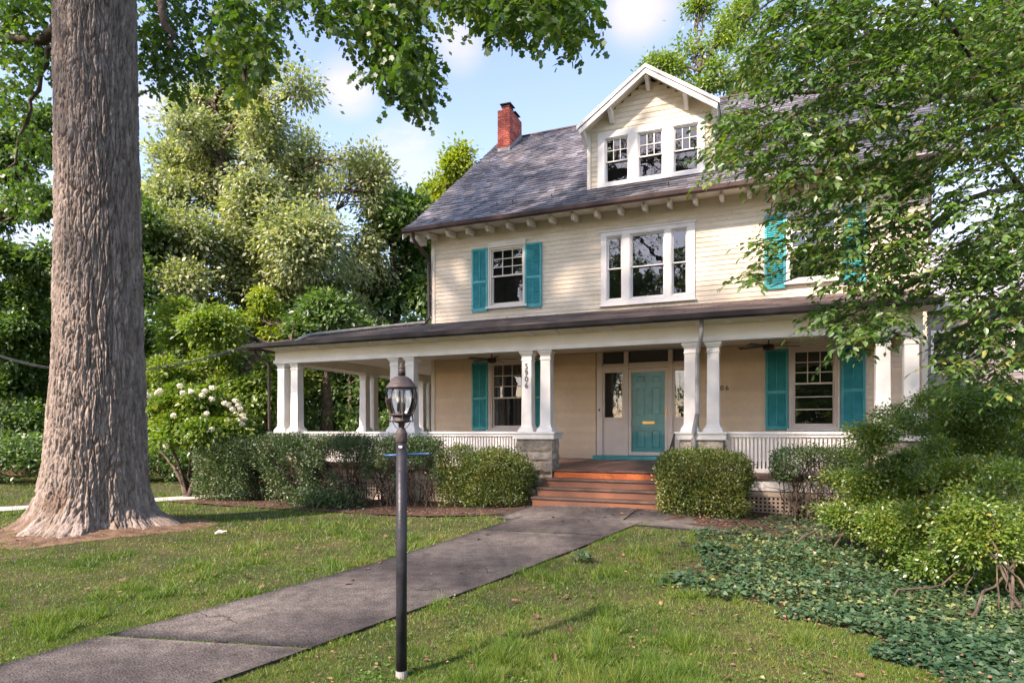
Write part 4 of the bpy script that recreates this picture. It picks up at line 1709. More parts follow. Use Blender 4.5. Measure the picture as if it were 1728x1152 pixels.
mb.lathe([(.088, lz(657)), (.092, lz(656.5)), (.104, lz(655)), (.104, lz(653)), (.090, lz(649)), (.077, lz(644)), (.064, lz(639.5)), (.046, lz(636)), (.03, lz(634.8)), (.02, lz(634.5))], n=32)
mb.build('hood', M['bronze'], lamp, smooth=True)
mb = MB()
mb.lathe([(.024, lz(633)), (.021, lz(627)), (.022, lz(625.5)), (.017, lz(624.5)), (.017, lz(621)), (.020, lz(620)), (.014, lz(618.5)), (.007, lz(617)), (.010, lz(615.5)), (.006, lz(613.5)), (.001, lz(611.5))], n=16)
mb.build('finial', M['bronze'], lamp, smooth=True)
mb = MB()
for (a, b_) in ((-.022, 0), (.016, .016), (.014, -.018)):
    mb.lathe([(.008, lz(694)), (.009, lz(680))], (a, b_), 8)
mb.build('socket_cluster', M['black'], lamp)
for (a, b_) in ((-.022, 0), (.016, .016), (.014, -.018)):
    mb = MB()
    mb.lathe([(.007, lz(680)), (.011, lz(675)), (.010, lz(670)), (.004, lz(665)), (.001, lz(662))], (a, b_), 10)
    mb.build('candle_bulb', M['bulb'], lamp, smooth=True)
mb = MB()
mb.tube([(-.118, -.012, lz(768.5)), (-.112, -.012, lz(768.3)), (-.035, -.004, lz(767.2))], [.012, .008, .008], 10)
mb.tube([(.035, .002, lz(766.6)), (.178, .012, lz(765.2)), (.186, .012, lz(765.1))], [.008, .008, .011], 10)
mb.build('ladder_rest', M['blue'], lamp, smooth=True)
hb('sticker', M['white'], (-.012, .011, -.0405, -.037, lz(755), lz(751.5)), parent=lamp)

# ------------------------------------------------------------ plant builders
def rand_unit(n):
    return unit(rng.normal(0, 1, (n, 3)))


def bend_path(a, b_, k=6, wob=.08, sag=0.0):
    a = np.asarray(a, float)
    b_ = np.asarray(b_, float)
    L_ = np.linalg.norm(b_ - a)
    t_ = np.linspace(0, 1, k)[:, None]
    P = a * (1 - t_) + b_ * t_
    o_ = rng.normal(0, wob * L_, (k, 3)) * np.sin(np.pi * t_)
    P = P + o_
    P[:, 2] += sag * L_ * np.sin(np.pi * t_[:, 0])
    return P


def clump_leaves(blobs, n, cl_r, leaf, tpl, name, mat, parent, shell=(.45, 1.05), perclump=60, droop=.3, flat=.6, lvar=.35, ret=False, gaps=.0, gf=.5):
    """blobs: (centre, (rx,ry,rz), weight). Leaves gathered into small clumps that fill each blob"""
    wts = np.array([b_[2] if len(b_) > 2 else 1 for b_ in blobs]) * np.array([(b_[1][0] * b_[1][1] * b_[1][2]) ** (2 / 3) for b_ in blobs])
    wts = wts / wts.sum()
    CC, OO = [], []
    for b_, wt in zip(blobs, wts):
        k = max(3, int(n * wt / perclump))
        d = rand_unit(k)
        rr_ = rng.uniform(shell[0], shell[1], (k, 1)) ** .6
        c = np.array(b_[0]) + d * rr_ * np.array(b_[1])
        CC.append(c)
        OO.append(d)
    CC = np.concatenate(CC)
    OO = np.concatenate(OO)
    if gaps:
        gn = fbm(CC[:, 0] * gf + 20 + CC[:, 1] * gf * .6, CC[:, 2] * gf + 20 + CC[:, 1] * gf * .5, 4)
        kp_ = gn > np.quantile(gn, gaps)
        CC, OO = CC[kp_], OO[kp_]
        CC = CC + cl_r * 3.2 * (np.stack([fbm(CC[:, 1] * .9 + 3, CC[:, 2] * .9 + 60, 4), fbm(CC[:, 0] * .9 + 33, CC[:, 2] * .9 + 6, 4), fbm(CC[:, 0] * .9 + 73, CC[:, 1] * .9 + 26, 4)], -1) - .47)
    m_ = len(CC)
    cnt = np.maximum(4, (perclump * rng.uniform(.4, 1.6, m_))).astype(int)
    idx = np.repeat(np.arange(m_), cnt)
    N_ = len(idx)
    rad = cl_r * rng.uniform(.6, 1.4, m_)[idx][:, None]
    off = rng.normal(0, .5, (N_, 3)) * np.array([1, 1, flat])
    C = CC[idx] + off * rad
    C[:, 2] -= droop * rad[:, 0] * (off[:, 0] ** 2 + off[:, 1] ** 2)
    Dm = unit(off + OO[idx] * .6 + rng.normal(0, .5, (N_, 3)))
    Dm[:, 2] -= droop
    Nn_ = np.array([0, 0, 1.0]) + OO[idx] * .35 + rng.normal(0, .55, (N_, 3))
    s = leaf * rng.uniform(1 - lvar, 1 + lvar, N_)
    o = leaves(name, C, s, Dm, Nn_, tpl, mat, parent)
    if ret:
        return o, CC
    return o


def tree(label, base, trunk, blobs, n, leaf, mat, bark='branch', cl_r=.6, group=None, tpl=QUAD, perclump=60, r0=.25, name='tree', twigs=3, flat=.6, droop=.3, limbs=None, shell=(.45, 1.05), airy=0):
    """trunk: list of world points from the base up, blobs in world space"""
    root = empty(name, tuple(base), 0, label, 'tree', group)
    B = np.array(base, float)
    tp = np.array([base] + list(trunk), float)
    k = len(tp)
    mb = MB()
    rad = [r0 * (1.35 if i == 0 else 1 - .75 * i / (k - 1)) for i in range(k)]
    mb.tube(tp - B, rad, 10)
    mb.build('trunk', M[bark], root, smooth=True)
    bl = [((np.array(b_[0]) - B), b_[1], b_[2] if len(b_) > 2 else 1) for b_ in blobs]
    fine = []
    for b_ in bl:
        for _ in range(13):
            if rng.random() < .12:
                continue
            q = rng.uniform(.16, .46)
            fine.append((b_[0] + rand_unit(1)[0] * rng.uniform(.25, 1.0) * np.array(b_[1]), tuple(np.array(b_[1]) * q * [1, 1, rng.uniform(.6, 1.25)]), b_[2] * rng.uniform(.5, 1.3)))
    if airy:
        fine = [(b_[0] + rng.normal(0, .22, 3) * np.array(b_[1]), tuple(np.array(b_[1]) * rng.uniform(.7, 1.35, 3)), b_[2]) for b_ in bl]
    crn, CC = clump_leaves(fine, n, cl_r, leaf, tpl, 'crown', M[mat], root, perclump=perclump, flat=flat, droop=droop, ret=True, shell=shell, gaps=airy, gf=.55)
    crn['kind'] = 'stuff'
    mb = MB()
    for b_ in bl:
        c = b_[0]
        # start on the trunk somewhat below the blob
        zt_ = min(max(c[2] - .6 * max(b_[1]) - .15 * np.hypot(c[0], c[1]), tp[0][2] - B[2] + .25 * (tp[-1][2] - tp[0][2])), tp[-1][2] - B[2])
        zz = tp[:, 2] - B[2]
        st = np.array([np.interp(zt_, zz, (tp - B)[:, 0]), np.interp(zt_, zz, (tp - B)[:, 1]), zt_])
        rr0 = r0 * .38 * min(1, max(b_[1]) / 2 + .4)
        P = bend_path(st, c, 7, .05, .06)
        mb.tube(P, list(np.linspace(rr0, rr0 * .3, 7)), 6)
        dist = np.linalg.norm((CC - c) / np.array(b_[1]), axis=1)
        idn = np.where(dist < 1.1)[0]
        if len(idn):
            for q in rng.choice(idn, min(twigs * 3, len(idn)), replace=False):
                mb.tube(bend_path(P[rng.integers(3, 7)], CC[q], 5, .06), list(np.linspace(rr0 * .32, rr0 * .08, 5)), 4, cap=False)
    mb.build('limbs', M[bark], root, smooth=True)
    return root


class Sprays:
    """near foliage: drooping leafy twigs with leaves set on both sides"""

    def __init__(s):
        s.C, s.D, s.N, s.S = [], [], [], []
        s.tw = MB()

    def add(s, p, d, length, k, leaf, droop=.5, tilt=.3, tw=.004):
        p = np.asarray(p, float)
        d = unit(np.asarray(d, float))
        side = unit(np.cross(d, [0, 0, 1]) + 1e-6)
        n_ = 6
        P = [p]
        dd = d.copy()
        for i in range(n_):
            dd = unit(dd + np.array([0, 0, -droop / n_]) + rng.normal(0, .07, 3))
            P.append(P[-1] + dd * length / n_)
        P = np.array(P)
        s.tw.tube(P[::3], list(np.linspace(tw, tw * .3, 3)), 3, cap=False)
        t_ = np.linspace(.08, 1, k) * n_
        i0 = np.minimum(t_.astype(int), n_ - 1)
        fr = (t_ - i0)[:, None]
        C = P[i0] * (1 - fr) + P[i0 + 1] * fr
        dl = unit(P[i0 + 1] - P[i0])
        sg = np.where(np.arange(k) % 2 == 0, 1, -1)[:, None]
        D = dl * .6 + side * sg * .9 + rng.normal(0, .22, (k, 3))
        D[-1] = dl[-1]
        D[:, 2] -= .28
        s.C.append(C)
        s.D.append(D)
        s.N.append(np.array([0, 0, 1.0]) + rng.normal(0, tilt, (k, 3)))
        s.S.append(leaf * rng.uniform(.65, 1.2, k))
        return P

    def branch(s, p, d, length, nsub, k, leaf, droop=.35, tilt=.35):
        """a small side branch carrying sprays to both sides and at its end"""
        P = s.add(p, d, length, k, leaf, droop, tilt, .007)
        d = unit(np.asarray(d, float))
        side = unit(np.cross(d, [0, 0, 1]) + 1e-6)
        for j in range(nsub):
            q = P[rng.integers(1, 6)]
            sg = 1 if j % 2 else -1
            s.add(q, d * .7 + side * sg * rng.uniform(.5, 1.1) + rng.normal(0, .2, 3), length * rng.uniform(.4, .75), max(4, int(k * .7)), leaf, droop, tilt)

    def build(s, parent, leafmat_, twigmat, tpl, nm='foliage'):
        o = leaves(nm, np.concatenate(s.C), np.concatenate(s.S), np.concatenate(s.D), np.concatenate(s.N), tpl, leafmat_, parent)
        o['kind'] = 'stuff'
        t_ = s.tw.build('twigs', twigmat, parent)
        t_['kind'] = 'stuff'
        return o


# ------------------------------------------------------------ the big tulip tree
TB = np.array([-6.88, 10.5, 0.0])
tul = empty('tulip_tree', tuple(TB), 0, 'massive old tree with deeply furrowed grey-brown bark and flared base on the left lawn', 'tree')
zk = np.array([-.15, 0, .12, .3, .6, 1.0, 1.66, 3, 5, 8.8, 14])
rk = np.array([1.28, 1.05, .92, .82, .74, .69, .65, .595, .555, .525, .48])
na = 400
zz = np.concatenate([np.arange(-.1, 9.2, .021), np.arange(9.7, 14, .2)])
_c = math.atan2(-10.5, 6.88)
_fa = np.linspace(_c - 1.85, _c + 1.85, 370)
_ba = np.linspace(_c + 1.85, _c - 1.85 + 2 * math.pi, 62)[1:-1]
_aa = np.sort(np.mod(np.r_[_fa, _ba], 2 * math.pi))
A_, Zg = np.meshgrid(_aa, zz)
R0 = np.interp(Zg, zk, rk)
# root lobes
lob = np.exp(-np.clip(Zg, 0, 9) / .45)
R = R0 * (1 + lob * (.10 * np.sin(3 * A_ + .6) + .08 * np.sin(5 * A_ + 2) + .05 * np.sin(9 * A_) + .035 * np.sin(17 * A_ + 1)))
# elongated bark cells, two scales
def cells(u_, v_, nu, sv, warp, seed, stag=.5):
    """F2-F1 of jittered cells on a cylinder, nu cells around"""
    r2 = np.random.default_rng(seed)
    J = r2.random((nu, 512, 2))
    x = u_ * nu + warp
    y = v_ / sv
    xi = np.floor(x).astype(int)
    f1 = np.full(x.shape, 9.0)
    f2 = np.full(x.shape, 9.0)
    idv = np.zeros(x.shape)
    for dx_ in (-1, 0, 1):
        cxi = xi + dx_
        yo_ = y + (cxi % 2) * stag
        yi = np.floor(yo_).astype(int)
        for dy_ in (-1, 0, 1):
            cyi = yi + dy_
            j = J[cxi % nu, cyi % 512]
            ddx = (x - cxi - .5 - .62 * (j[..., 0] - .5))
            ddy = (yo_ - cyi - .5 - .9 * (j[..., 1] - .5)) * .5
            d_ = np.sqrt(ddx ** 2 + ddy ** 2)
            upd = d_ < f1
            f2 = np.where(upd, f1, np.minimum(f2, d_))
            idv = np.where(upd, j[..., 0], idv)
            f1 = np.minimum(f1, d_)
    return f2 - f1, idv


U_ = A_ / (2 * math.pi)
warp = 2.2 * (fbm(Zg * .55 + 3, U_ * 9, 3) - .45) + .9 * (fbm(Zg * 2.2 + 30, U_ * 40, 3) - .45)
c1, id1 = cells(U_, Zg, 62, .50, warp, 3)
c2, id2 = cells(U_, Zg, 124, .15, warp * 2, 5)
fur = np.clip(c1 * 8, 0, 1) ** .6
fin_ = np.clip(c2 * 5.0, 0, 1) ** .8
amp = .046 * (1 - .25 * lob)
rel = amp * fur * (.55 + .9 * id1) + .024 * fin_ * fur + .020 * (fbm(U_ * 300, Zg * 9, 3) - .5) + .014 * (fbm(U_ * 130 + 8, Zg * 30, 3) - .5)
R = R + rel - .02
V = np.stack([R * np.cos(A_), R * np.sin(A_), Zg], -1)
gzt = gz(*TB[:2])
V[..., 2] += gzt * np.exp(-np.clip(Zg, 0, 9))
V[..., 0] += .008 * np.clip(Zg, 0, 12) + .05 * np.sin(Zg * .5)
nz_, nn_ = Zg.shape
J = np.arange(nz_ * nn_).reshape(nz_, nn_)
Jn = np.roll(J, -1, axis=1)
F = np.stack([J[:-1], Jn[:-1], Jn[1:], J[1:]], -1).reshape(-1, 4)
o = npmesh('trunk', V.reshape(-1, 3), F, M['bark'], tul, smooth=False)
wv = np.clip((fbm(U_ * 24 + 5, Zg * 2.0 + 9, 4) - .44) * 5, 0, 1) * np.clip(1.25 - Zg, 0, 1) + (1 - fur) * .35
t_a = o.data.attributes.new('tone', 'FLOAT', 'POINT')
t_a.data.foreach_set('value', np.clip(id1 * .6 + .4 * fbm(U_ * 14, Zg * 1.5, 3), 0, 1).astype(np.float32).ravel())
a_ = o.data.attributes.new('weather', 'FLOAT', 'POINT')
a_.data.foreach_set('value', np.clip(wv, 0, 1).astype(np.float32).ravel())
# soil and debris over the roots
th = np.linspace(0, 2 * math.pi, 90, endpoint=False)
rings = [0.7, .95, 1.15, 1.38, 1.62]
Vs = []
for i, rg in enumerate(rings):
    for a in th:
        rr_ = rg * (1 + .16 * math.sin(3 * a + .6) + .1 * (vnoise(np.array([a * 6]), np.array([3.0]))[0] - .5))
        xx, yy = TB[0] + rr_ * math.cos(a), TB[1] + rr_ * math.sin(a)
        Vs.append((xx, yy, gz(xx, yy) + (.03 - .005 * i) * (1 if i < 4 else -.3) + random.uniform(0, .012)))
Vs = np.array(Vs)
J = np.arange(len(rings) * 90).reshape(len(rings), 90)
Jn = np.roll(J, -1, axis=1)
F = np.stack([J[:-1], J[1:], Jn[1:], Jn[:-1]], -1).reshape(-1, 4)
tag(npmesh('root_soil', Vs, F, M['soil']), kind='structure')


def rel_path(pxs, base=TB):
    return [tuple(at(*q) - base) for q in pxs]


# limbs that carry the foliage seen along the top of the picture
limbs = [
    ([(170, -160, 10.6), (150, -60, 11.2), (90, 55, 11.5), (40, 75, 11.8), (-40, 55, 12)], .15, .05),
    ([(190, -330, 10.4), (250, -60, 10.2), (275, 20, 10.3), (292, 60, 10.3), (284, 78, 10.3)], .12, .055),
    ([(190, -400, 10.4), (420, -200, 9.2), (520, -60, 8.8), (600, 30, 8.4), (690, 110, 8.1), (705, 190, 8.0)], .14, .02),
    ([(190, -420, 10.4), (560, -230, 8.8), (760, -80, 8.2), (880, -10, 8.0), (960, 50, 7.9)], .14, .02),
    ([(250, -200, 10.2), (380, -40, 9.2), (420, 90, 9.1), (415, 150, 9.0)], .09, .025),
    ([(150, -100, 10.6), (70, 120, 11.6), (30, 260, 11.9), (10, 330, 12.1)], .07, .012),
]
mb_l = []
for pts, r0_, r1_ in limbs:
    mb = MB()
    P = np.array(rel_path(pts))
    # resample with a little crookedness
    d = np.r_[0, np.cumsum(np.linalg.norm(np.diff(P, axis=0), axis=1))]
    tt = np.linspace(0, d[-1], 22)
    Q = np.stack([np.interp(tt, d, P[:, i]) for i in range(3)], -1) + rng.normal(0, .035, (22, 3))
    mb.tube(Q, list(np.linspace(r0_, r1_, 22)), 8)
    mb.build('limb', M['branch'], tul, smooth=True)

sp = Sprays()
# (px, py, rx, ry, count, depth)
TBL = [(330, 70, 95, 75, 60, 9.0), (405, 60, 60, 70, 42, 9.0), (375, 120, 50, 35, 24, 9.0), (425, 130, 36, 40, 14, 9.1), (290, 150, 30, 25, 8, 9.0), (250, 110, 20, 60, 8, 9.1), (270, 60, 30, 75, 16, 9.2), (440, 60, 45, 55, 14, 9.2),
       (500, 10, 55, 25, 12, 8.8), (590, 30, 55, 40, 34, 8.5), (660, 50, 60, 45, 40, 8.3), (650, 110, 45, 35, 24, 8.2), (700, 160, 32, 35, 20, 8.1), (700, 105, 32, 30, 16, 8.1),
       (690, 0, 60, 25, 20, 8.3), (800, 0, 60, 20, 20, 8.2), (840, 30, 30, 45, 20, 8.0), (900, 20, 45, 50, 34, 8.0), (960, 25, 40, 60, 36, 7.9), (880, -30, 120, 35, 30, 8.0),
       (30, 50, 75, 55, 46, 9.2), (55, 110, 45, 25, 16, 9.2), (10, 170, 40, 40, 18, 9.3), (20, 10, 90, 40, 30, 9.2), (45, 250, 40, 30, 8, 9.6), (60, 345, 35, 25, 7, 9.6), (20, 310, 30, 30, 7, 9.6), (560, -40, 160, 30, 40, 8.6), (330, -40, 120, 30, 36, 9)]
for (cx_, cy_, rx_, ry_, n_, dz_) in TBL:
    if cx_ <= 380:
        dz_ = 11.9   # this foliage hangs behind the trunk
        n_ = n_ * 1.3
    for i in range(int(n_ * 2.5)):
        a = rng.uniform(0, 2 * math.pi)
        q = math.sqrt(rng.random())
        Z = dz_ + rng.normal(0, .45)
        p = at(cx_ + rx_ * q * math.cos(a), cy_ + ry_ * q * math.sin(a) - 14, Z) - TB
        d = np.array([rng.normal(.15, .7), rng.normal(0, .7), -.25])
        sp.add(p, d, rng.uniform(.22, .42), 9, .088, .9, .55, .003)
sp.build(tul, M['tulip'], M['twig'], LOBED)
# the high crown over the lawn, above the picture; unseen, enlarged to filter the sun
bl = []
for i in range(75):
    a = rng.uniform(0, 2 * math.pi)
    r_ = 11 * math.sqrt(rng.random())
    bl.append(((r_ * math.cos(a) + 2.0, r_ * math.sin(a) - 3, rng.uniform(12.0, 21)), (1.7, 1.7, .9), 1))
o, CC = clump_leaves(bl, 26000, .6, .20, QUAD, 'high_crown', M['tulip'], tul, perclump=26, ret=True)
o['kind'] = 'stuff'
mb = MB()
for b_ in bl:
    mb.tube(bend_path((0, 0, 12), b_[0], 6, .05, .05), list(np.linspace(.16, .03, 6)), 6)
mb.build('high_limbs', M['branch'], tul)

# ------------------------------------------------------------ near tree at the right
EB = np.array([7.75, 8.7, gz(7.75, 8.7)])
elm = empty('elm_tree', tuple(EB), 0, 'tree at the right with long low leafy branches hanging before the house', 'tree')
mb = MB()
mb.tube([(0, 0, -.1), (-.03, 0, .5), (-.05, 0, 2.2), (-.12, .05, 4), (-.1, 0, 6.5), (.1, 0, 9)], [.34, .25, .21, .19, .16, .1], 14)
mb.build('trunk', M['greybark'], elm, smooth=True)
elb = [
    ([(1800, 330, 8.7), (1660, 395, 8.0), (1600, 440, 7.4), (1540, 480, 7.0), (1470, 540, 6.8), (1420, 590, 6.7)], .055, .006),
    ([(1800, 300, 8.7), (1640, 330, 7.8), (1560, 400, 7.2), (1480, 430, 6.9), (1390, 440, 6.7), (1300, 480, 6.6)], .05, .006),
    ([(1800, 200, 8.7), (1600, 165, 7.8), (1530, 150, 7.3), (1480, 110, 7.1), (1455, 40, 7.0), (1440, -30, 7.0)], .06, .02),
    ([(1600, 160, 7.8), (1500, 185, 7.2), (1400, 150, 6.9), (1330, 160, 6.8), (1270, 190, 6.7), (1200, 215, 6.7)], .035, .006),
    ([(1530, 160, 7.4), (1470, 200, 7.0), (1410, 255, 6.9), (1385, 300, 6.8), (1375, 345, 6.8)], .028, .008),
    ([(1800, 90, 8.8), (1600, 20, 7.8), (1480, -40, 7.2), (1350, -30, 6.9), (1260, 40, 6.8)], .05, .008),
    ([(1800, 240, 8.7), (1680, 170, 7.0), (1620, 60, 6.2), (1560, -20, 6.0)], .04, .015),
    ([(1800, 420, 8.7), (1700, 500, 7.6), (1660, 560, 7.2), (1620, 620, 7.0)], .03, .006),
    ([(1400, 300, 6.8), (1330, 300, 6.6), (1300, 340, 6.6), (1285, 400, 6.6)], .014, .004),
    ([(1375, 270, 6.8), (1330, 270, 6.7), (1345, 330, 6.6), (1355, 365, 6.6)], .009, .005),
]
for pts, r0_, r1_ in elb:
    P = np.array(rel_path(pts, EB))
    d = np.r_[0, np.cumsum(np.linalg.norm(np.diff(P, axis=0), axis=1))]
    tt = np.linspace(0, d[-1], 16)
    Q = np.stack([np.interp(tt, d, P[:, i]) for i in range(3)], -1) + rng.normal(0, .022, (16, 3))
    mb = MB()
    mb.tube(Q, list(np.linspace(r0_, r1_, 16)), 7)
    mb.build('limb', M['branch'], elm, smooth=True)
se = Sprays()
EBL = [(1300, 20, 75, 45, 34), (1420, 30, 80, 50, 34), (1560, 30, 90, 55, 38), (1680, 40, 70, 60, 34),
       (1280, 110, 55, 45, 26), (1380, 110, 70, 50, 32), (1500, 110, 80, 50, 32), (1640, 140, 90, 60, 40),
       (1215, 215, 40, 36, 16), (1190, 270, 24, 20, 6), (1270, 235, 55, 50, 26), (1350, 220, 65, 50, 28), (1460, 210, 80, 50, 30), (1590, 240, 90, 50, 34), (1680, 250, 60, 60, 24),
       (1280, 300, 35, 20, 9), (1370, 310, 50, 40, 20), (1460, 310, 65, 45, 28), (1560, 330, 60, 40, 20), (1680, 360, 45, 40, 8),
       (1320, 370, 35, 30, 12), (1385, 395, 40, 30, 13), (1350, 430, 30, 24, 7), (1470, 390, 60, 40, 24), (1265, 430, 24, 30, 6), (1225, 470, 18, 16, 3), (1470, 450, 60, 40, 20), (1560, 440, 40, 35, 9),
       (1390, 470, 50, 30, 10), (1390, 545, 45, 28, 13), (1370, 515, 30, 22, 6), (1440, 560, 35, 30, 10), (1500, 500, 40, 25, 7),
       (1640, 440, 80, 40, 22), (1700, 470, 50, 60, 26), (1640, 520, 70, 45, 34), (1700, 380, 44, 44, 20), (1640, 400, 50, 30, 10), (1590, 470, 40, 30, 8), (1600, 590, 45, 45, 16), (1690, 580, 45, 60, 20), (1620, 640, 40, 25, 7)]
for (cx_, cy_, rx_, ry_, n_) in EBL:
    for i in range(int(n_ * 1.55) + 1):
        a = rng.uniform(0, 2 * math.pi)
        q = math.sqrt(rng.random())
        Z = rng.uniform(5.6, 7.6) if cy_ > 0 else rng.uniform(5, 7.5)
        p = at(cx_ + 60 + rx_ * q * math.cos(a), cy_ - 8 + ry_ * q * math.sin(a), Z) - EB
        d = np.array([rng.normal(-.9, .45), rng.normal(-.25, .6), rng.uniform(-.35, .12)])
        se.branch(p, d, rng.uniform(.3, .5), 3, 8, .076, .45, .45)
# crown above and to the right of the picture
for i in range(330):
    p = np.array([rng.uniform(-3.5, 3.5), rng.uniform(-4, 3), rng.uniform(4.8, 10.5)])
    se.branch(p, rand_unit(1)[0] * [1, 1, .3], .6, 3, 8, .085, .5, .5)
se.build(elm, M['elm'], M['twig'], BROAD)
mb = MB()
for i in range(14):
    p = np.array([rng.uniform(-3.5, 3.5), rng.uniform(-4, 3), rng.uniform(5, 9.5)])
    mb.tube(bend_path((-.1, 0, min(7, p[2] - .6)), p, 6, .05, .05), list(np.linspace(.07, .01, 6)), 6)
mb.build('upper_limbs', M['branch'], elm)

# ------------------------------------------------------------ background trees
def blobs_px(lst, Z, dz=2.0):
    o_ = []
    for q in lst:
        px_, py_, rx_, ry_ = q[:4]
        wt = q[4] if len(q) > 4 else 1
        zz_ = Z + rng.normal(0, dz)
        s = zz_ / 1075
        o_.append((at(px_, py_, zz_), (rx_ * s, max(rx_, ry_) * s * .9, ry_ * s), wt))
    return o_


# silvery oak
Z = 34
tree('tall silvery-green tree with leaning forked trunk between the big trunk and the house', (*at(420, 727, Z)[:2], 0),
     [at(425, 600, Z), at(408, 460, Z), at(392, 380, Z), at(372, 310, Z), at(372, 240, Z), at(362, 170, Z), at(385, 130, Z)],
     blobs_px([(300, 270, 60, 42), (370, 250, 58, 44), (440, 260, 60, 44), (510, 270, 52, 44), (575, 270, 48, 40), (625, 320, 52, 48), (540, 330, 60, 44), (460, 330, 60, 44), (370, 330, 64, 44), (290, 340, 58, 46),
               (280, 420, 58, 44), (350, 410, 60, 44), (430, 400, 58, 44), (510, 410, 58, 44), (590, 400, 58, 44), (640, 430, 44, 40), (300, 480, 60, 34), (380, 480, 60, 36), (470, 480, 58, 36), (560, 480, 56, 34), (600, 525, 44, 22), (500, 530, 48, 24),
               (380, 180, 48, 40), (430, 190, 40, 30), (355, 215, 50, 34), (425, 130, 40, 30), (465, 115, 36, 22, .7), (500, 150, 34, 20, .6), (330, 160, 34, 24, .5), (300, 210, 40, 24, .7), (400, 95, 34, 20, .6)], Z, 1.6),
     200000, .23, 'silver', 'branch', cl_r=.62, perclump=22, r0=.42, twigs=6, shell=(.0, 1.1), flat=.8, airy=.33)
Z = 33
# darker understory trees behind and beside
tree('dark green tree behind the left end of the porch roof', (*at(668, 727, 38)[:2], 0), [at(668, 500, 38), at(662, 400, 38), at(670, 350, 38)],
     blobs_px([(660, 390, 44, 50), (700, 430, 40, 50), (690, 350, 30, 36), (640, 330, 32, 34), (700, 500, 44, 40), (650, 480, 44, 44), (620, 540, 50, 40), (715, 390, 24, 30)], 38, 1.5), 32000, .30, 'deep', cl_r=.8, perclump=45, r0=.35)
tree('yellow-green tree showing above the left slope of the slate roof', (*at(760, 727, 40)[:2], 0), [at(760, 500, 40), at(765, 380, 40), at(765, 300, 40)],
     blobs_px([(765, 290, 32, 28), (735, 330, 34, 32), (780, 265, 18, 16), (720, 375, 26, 30), (770, 350, 40, 40), (800, 420, 44, 50)], 40, 1), 22000, .26, 'yellow', cl_r=.7, perclump=40, r0=.35)
tree('light green spreading tree behind the flowering shrub', (*at(495, 727, 24)[:2], 0), [at(500, 680, 24), at(345 + 150, 620, 24), at(490, 580, 24), at(500, 530, 24)],
     blobs_px([(300, 590, 52, 34), (350, 545, 48, 30), (400, 590, 52, 32), (440, 540, 40, 26), (460, 600, 40, 30), (330, 640, 52, 30), (400, 650, 52, 30), (290, 530, 40, 28), (440, 660, 40, 30), (265, 630, 34, 40)], 24, 1.2), 60000, .17, 'bright', cl_r=.42, perclump=24, r0=.13, twigs=5, flat=.4, shell=(.0, 1.1), airy=.35)
tree('slender tree with yellow leaves beside the porch roof corner', (*at(450, 727, 25)[:2], 0), [at(448, 600, 25), at(442, 540, 25), at(446, 495, 25)],
     blobs_px([(440, 500, 14, 14), (455, 520, 16, 16), (435, 530, 12, 10), (470, 560, 24, 14)], 25, .3), 3200, .17, 'yellow', cl_r=.3, perclump=24, r0=.07)
# seen through the porch
tree('tree with thick brown trunk seen through the left end of the porch', (*at(553, 727, 25)[:2], 0), [at(552, 690, 25), at(549, 640, 25), at(556, 580, 25), at(560, 520, 25)],
     blobs_px([(520, 560, 60, 30), (600, 570, 60, 28), (560, 530, 60, 26), (640, 590, 44, 22), (500, 620, 26, 20)], 26, 1), 24000, .20, 'deep', 'branch', cl_r=.5, perclump=36, r0=.27)
tree('dark tree behind the back pair of porch columns', (*at(592, 727, 30)[:2], 0), [at(592, 690, 30), at(590, 640, 30), at(596, 600, 30)],
     blobs_px([(600, 640, 40, 30), (640, 650, 44, 36), (690, 650, 40, 40), (580, 600, 40, 26), (660, 610, 50, 24)], 31, 1), 26000, .20, 'deep', cl_r=.6, perclump=40, r0=.16)
# left edge
tree('tree with thin spreading limbs left of the big trunk', (*at(-40, 727, 22)[:2], 0), [at(-40, 560, 22), at(-30, 440, 22), at(0, 360, 22), at(40, 310, 22)],
     blobs_px([(20, 285, 36, 18), (70, 250, 26, 20), (50, 350, 40, 14), (0, 370, 30, 20), (80, 330, 16, 14), (20, 230, 34, 16), (70, 200, 24, 20), (-40, 420, 50, 30), (20, 440, 60, 20), (70, 430, 30, 20), (40, 500, 50, 26), (60, 470, 40, 20)], 22, .8), 26000, .17, 'deep', cl_r=.42, perclump=30, r0=.22, twigs=4)
tree('dark tree before the neighbouring house at the far left', (*at(30, 727, 24)[:2], 0), [at(30, 690, 24), at(34, 620, 24), at(40, 560, 24)],
     blobs_px([(20, 590, 44, 34, .45), (70, 610, 34, 34, .8), (10, 650, 44, 34, .5), (66, 660, 36, 34, .6), (40, 700, 50, 24, .5), (85, 560, 24, 34), (40, 545, 44, 20)], 24, 1), 26000, .18, 'deep', cl_r=.5, perclump=34, r0=.16)
tree('green tree close behind the big trunk at the left', (*at(160, 727, 30)[:2], 0), [at(160, 600, 30), at(165, 450, 30), at(170, 300, 30)],
     blobs_px([(110, 480, 60, 50), (190, 420, 60, 60), (240, 380, 40, 60), (230, 480, 50, 50), (170, 560, 70, 50), (240, 600, 40, 60)], 30, 1), 24000, .26, 'deep', cl_r=.7, perclump=36, r0=.3)
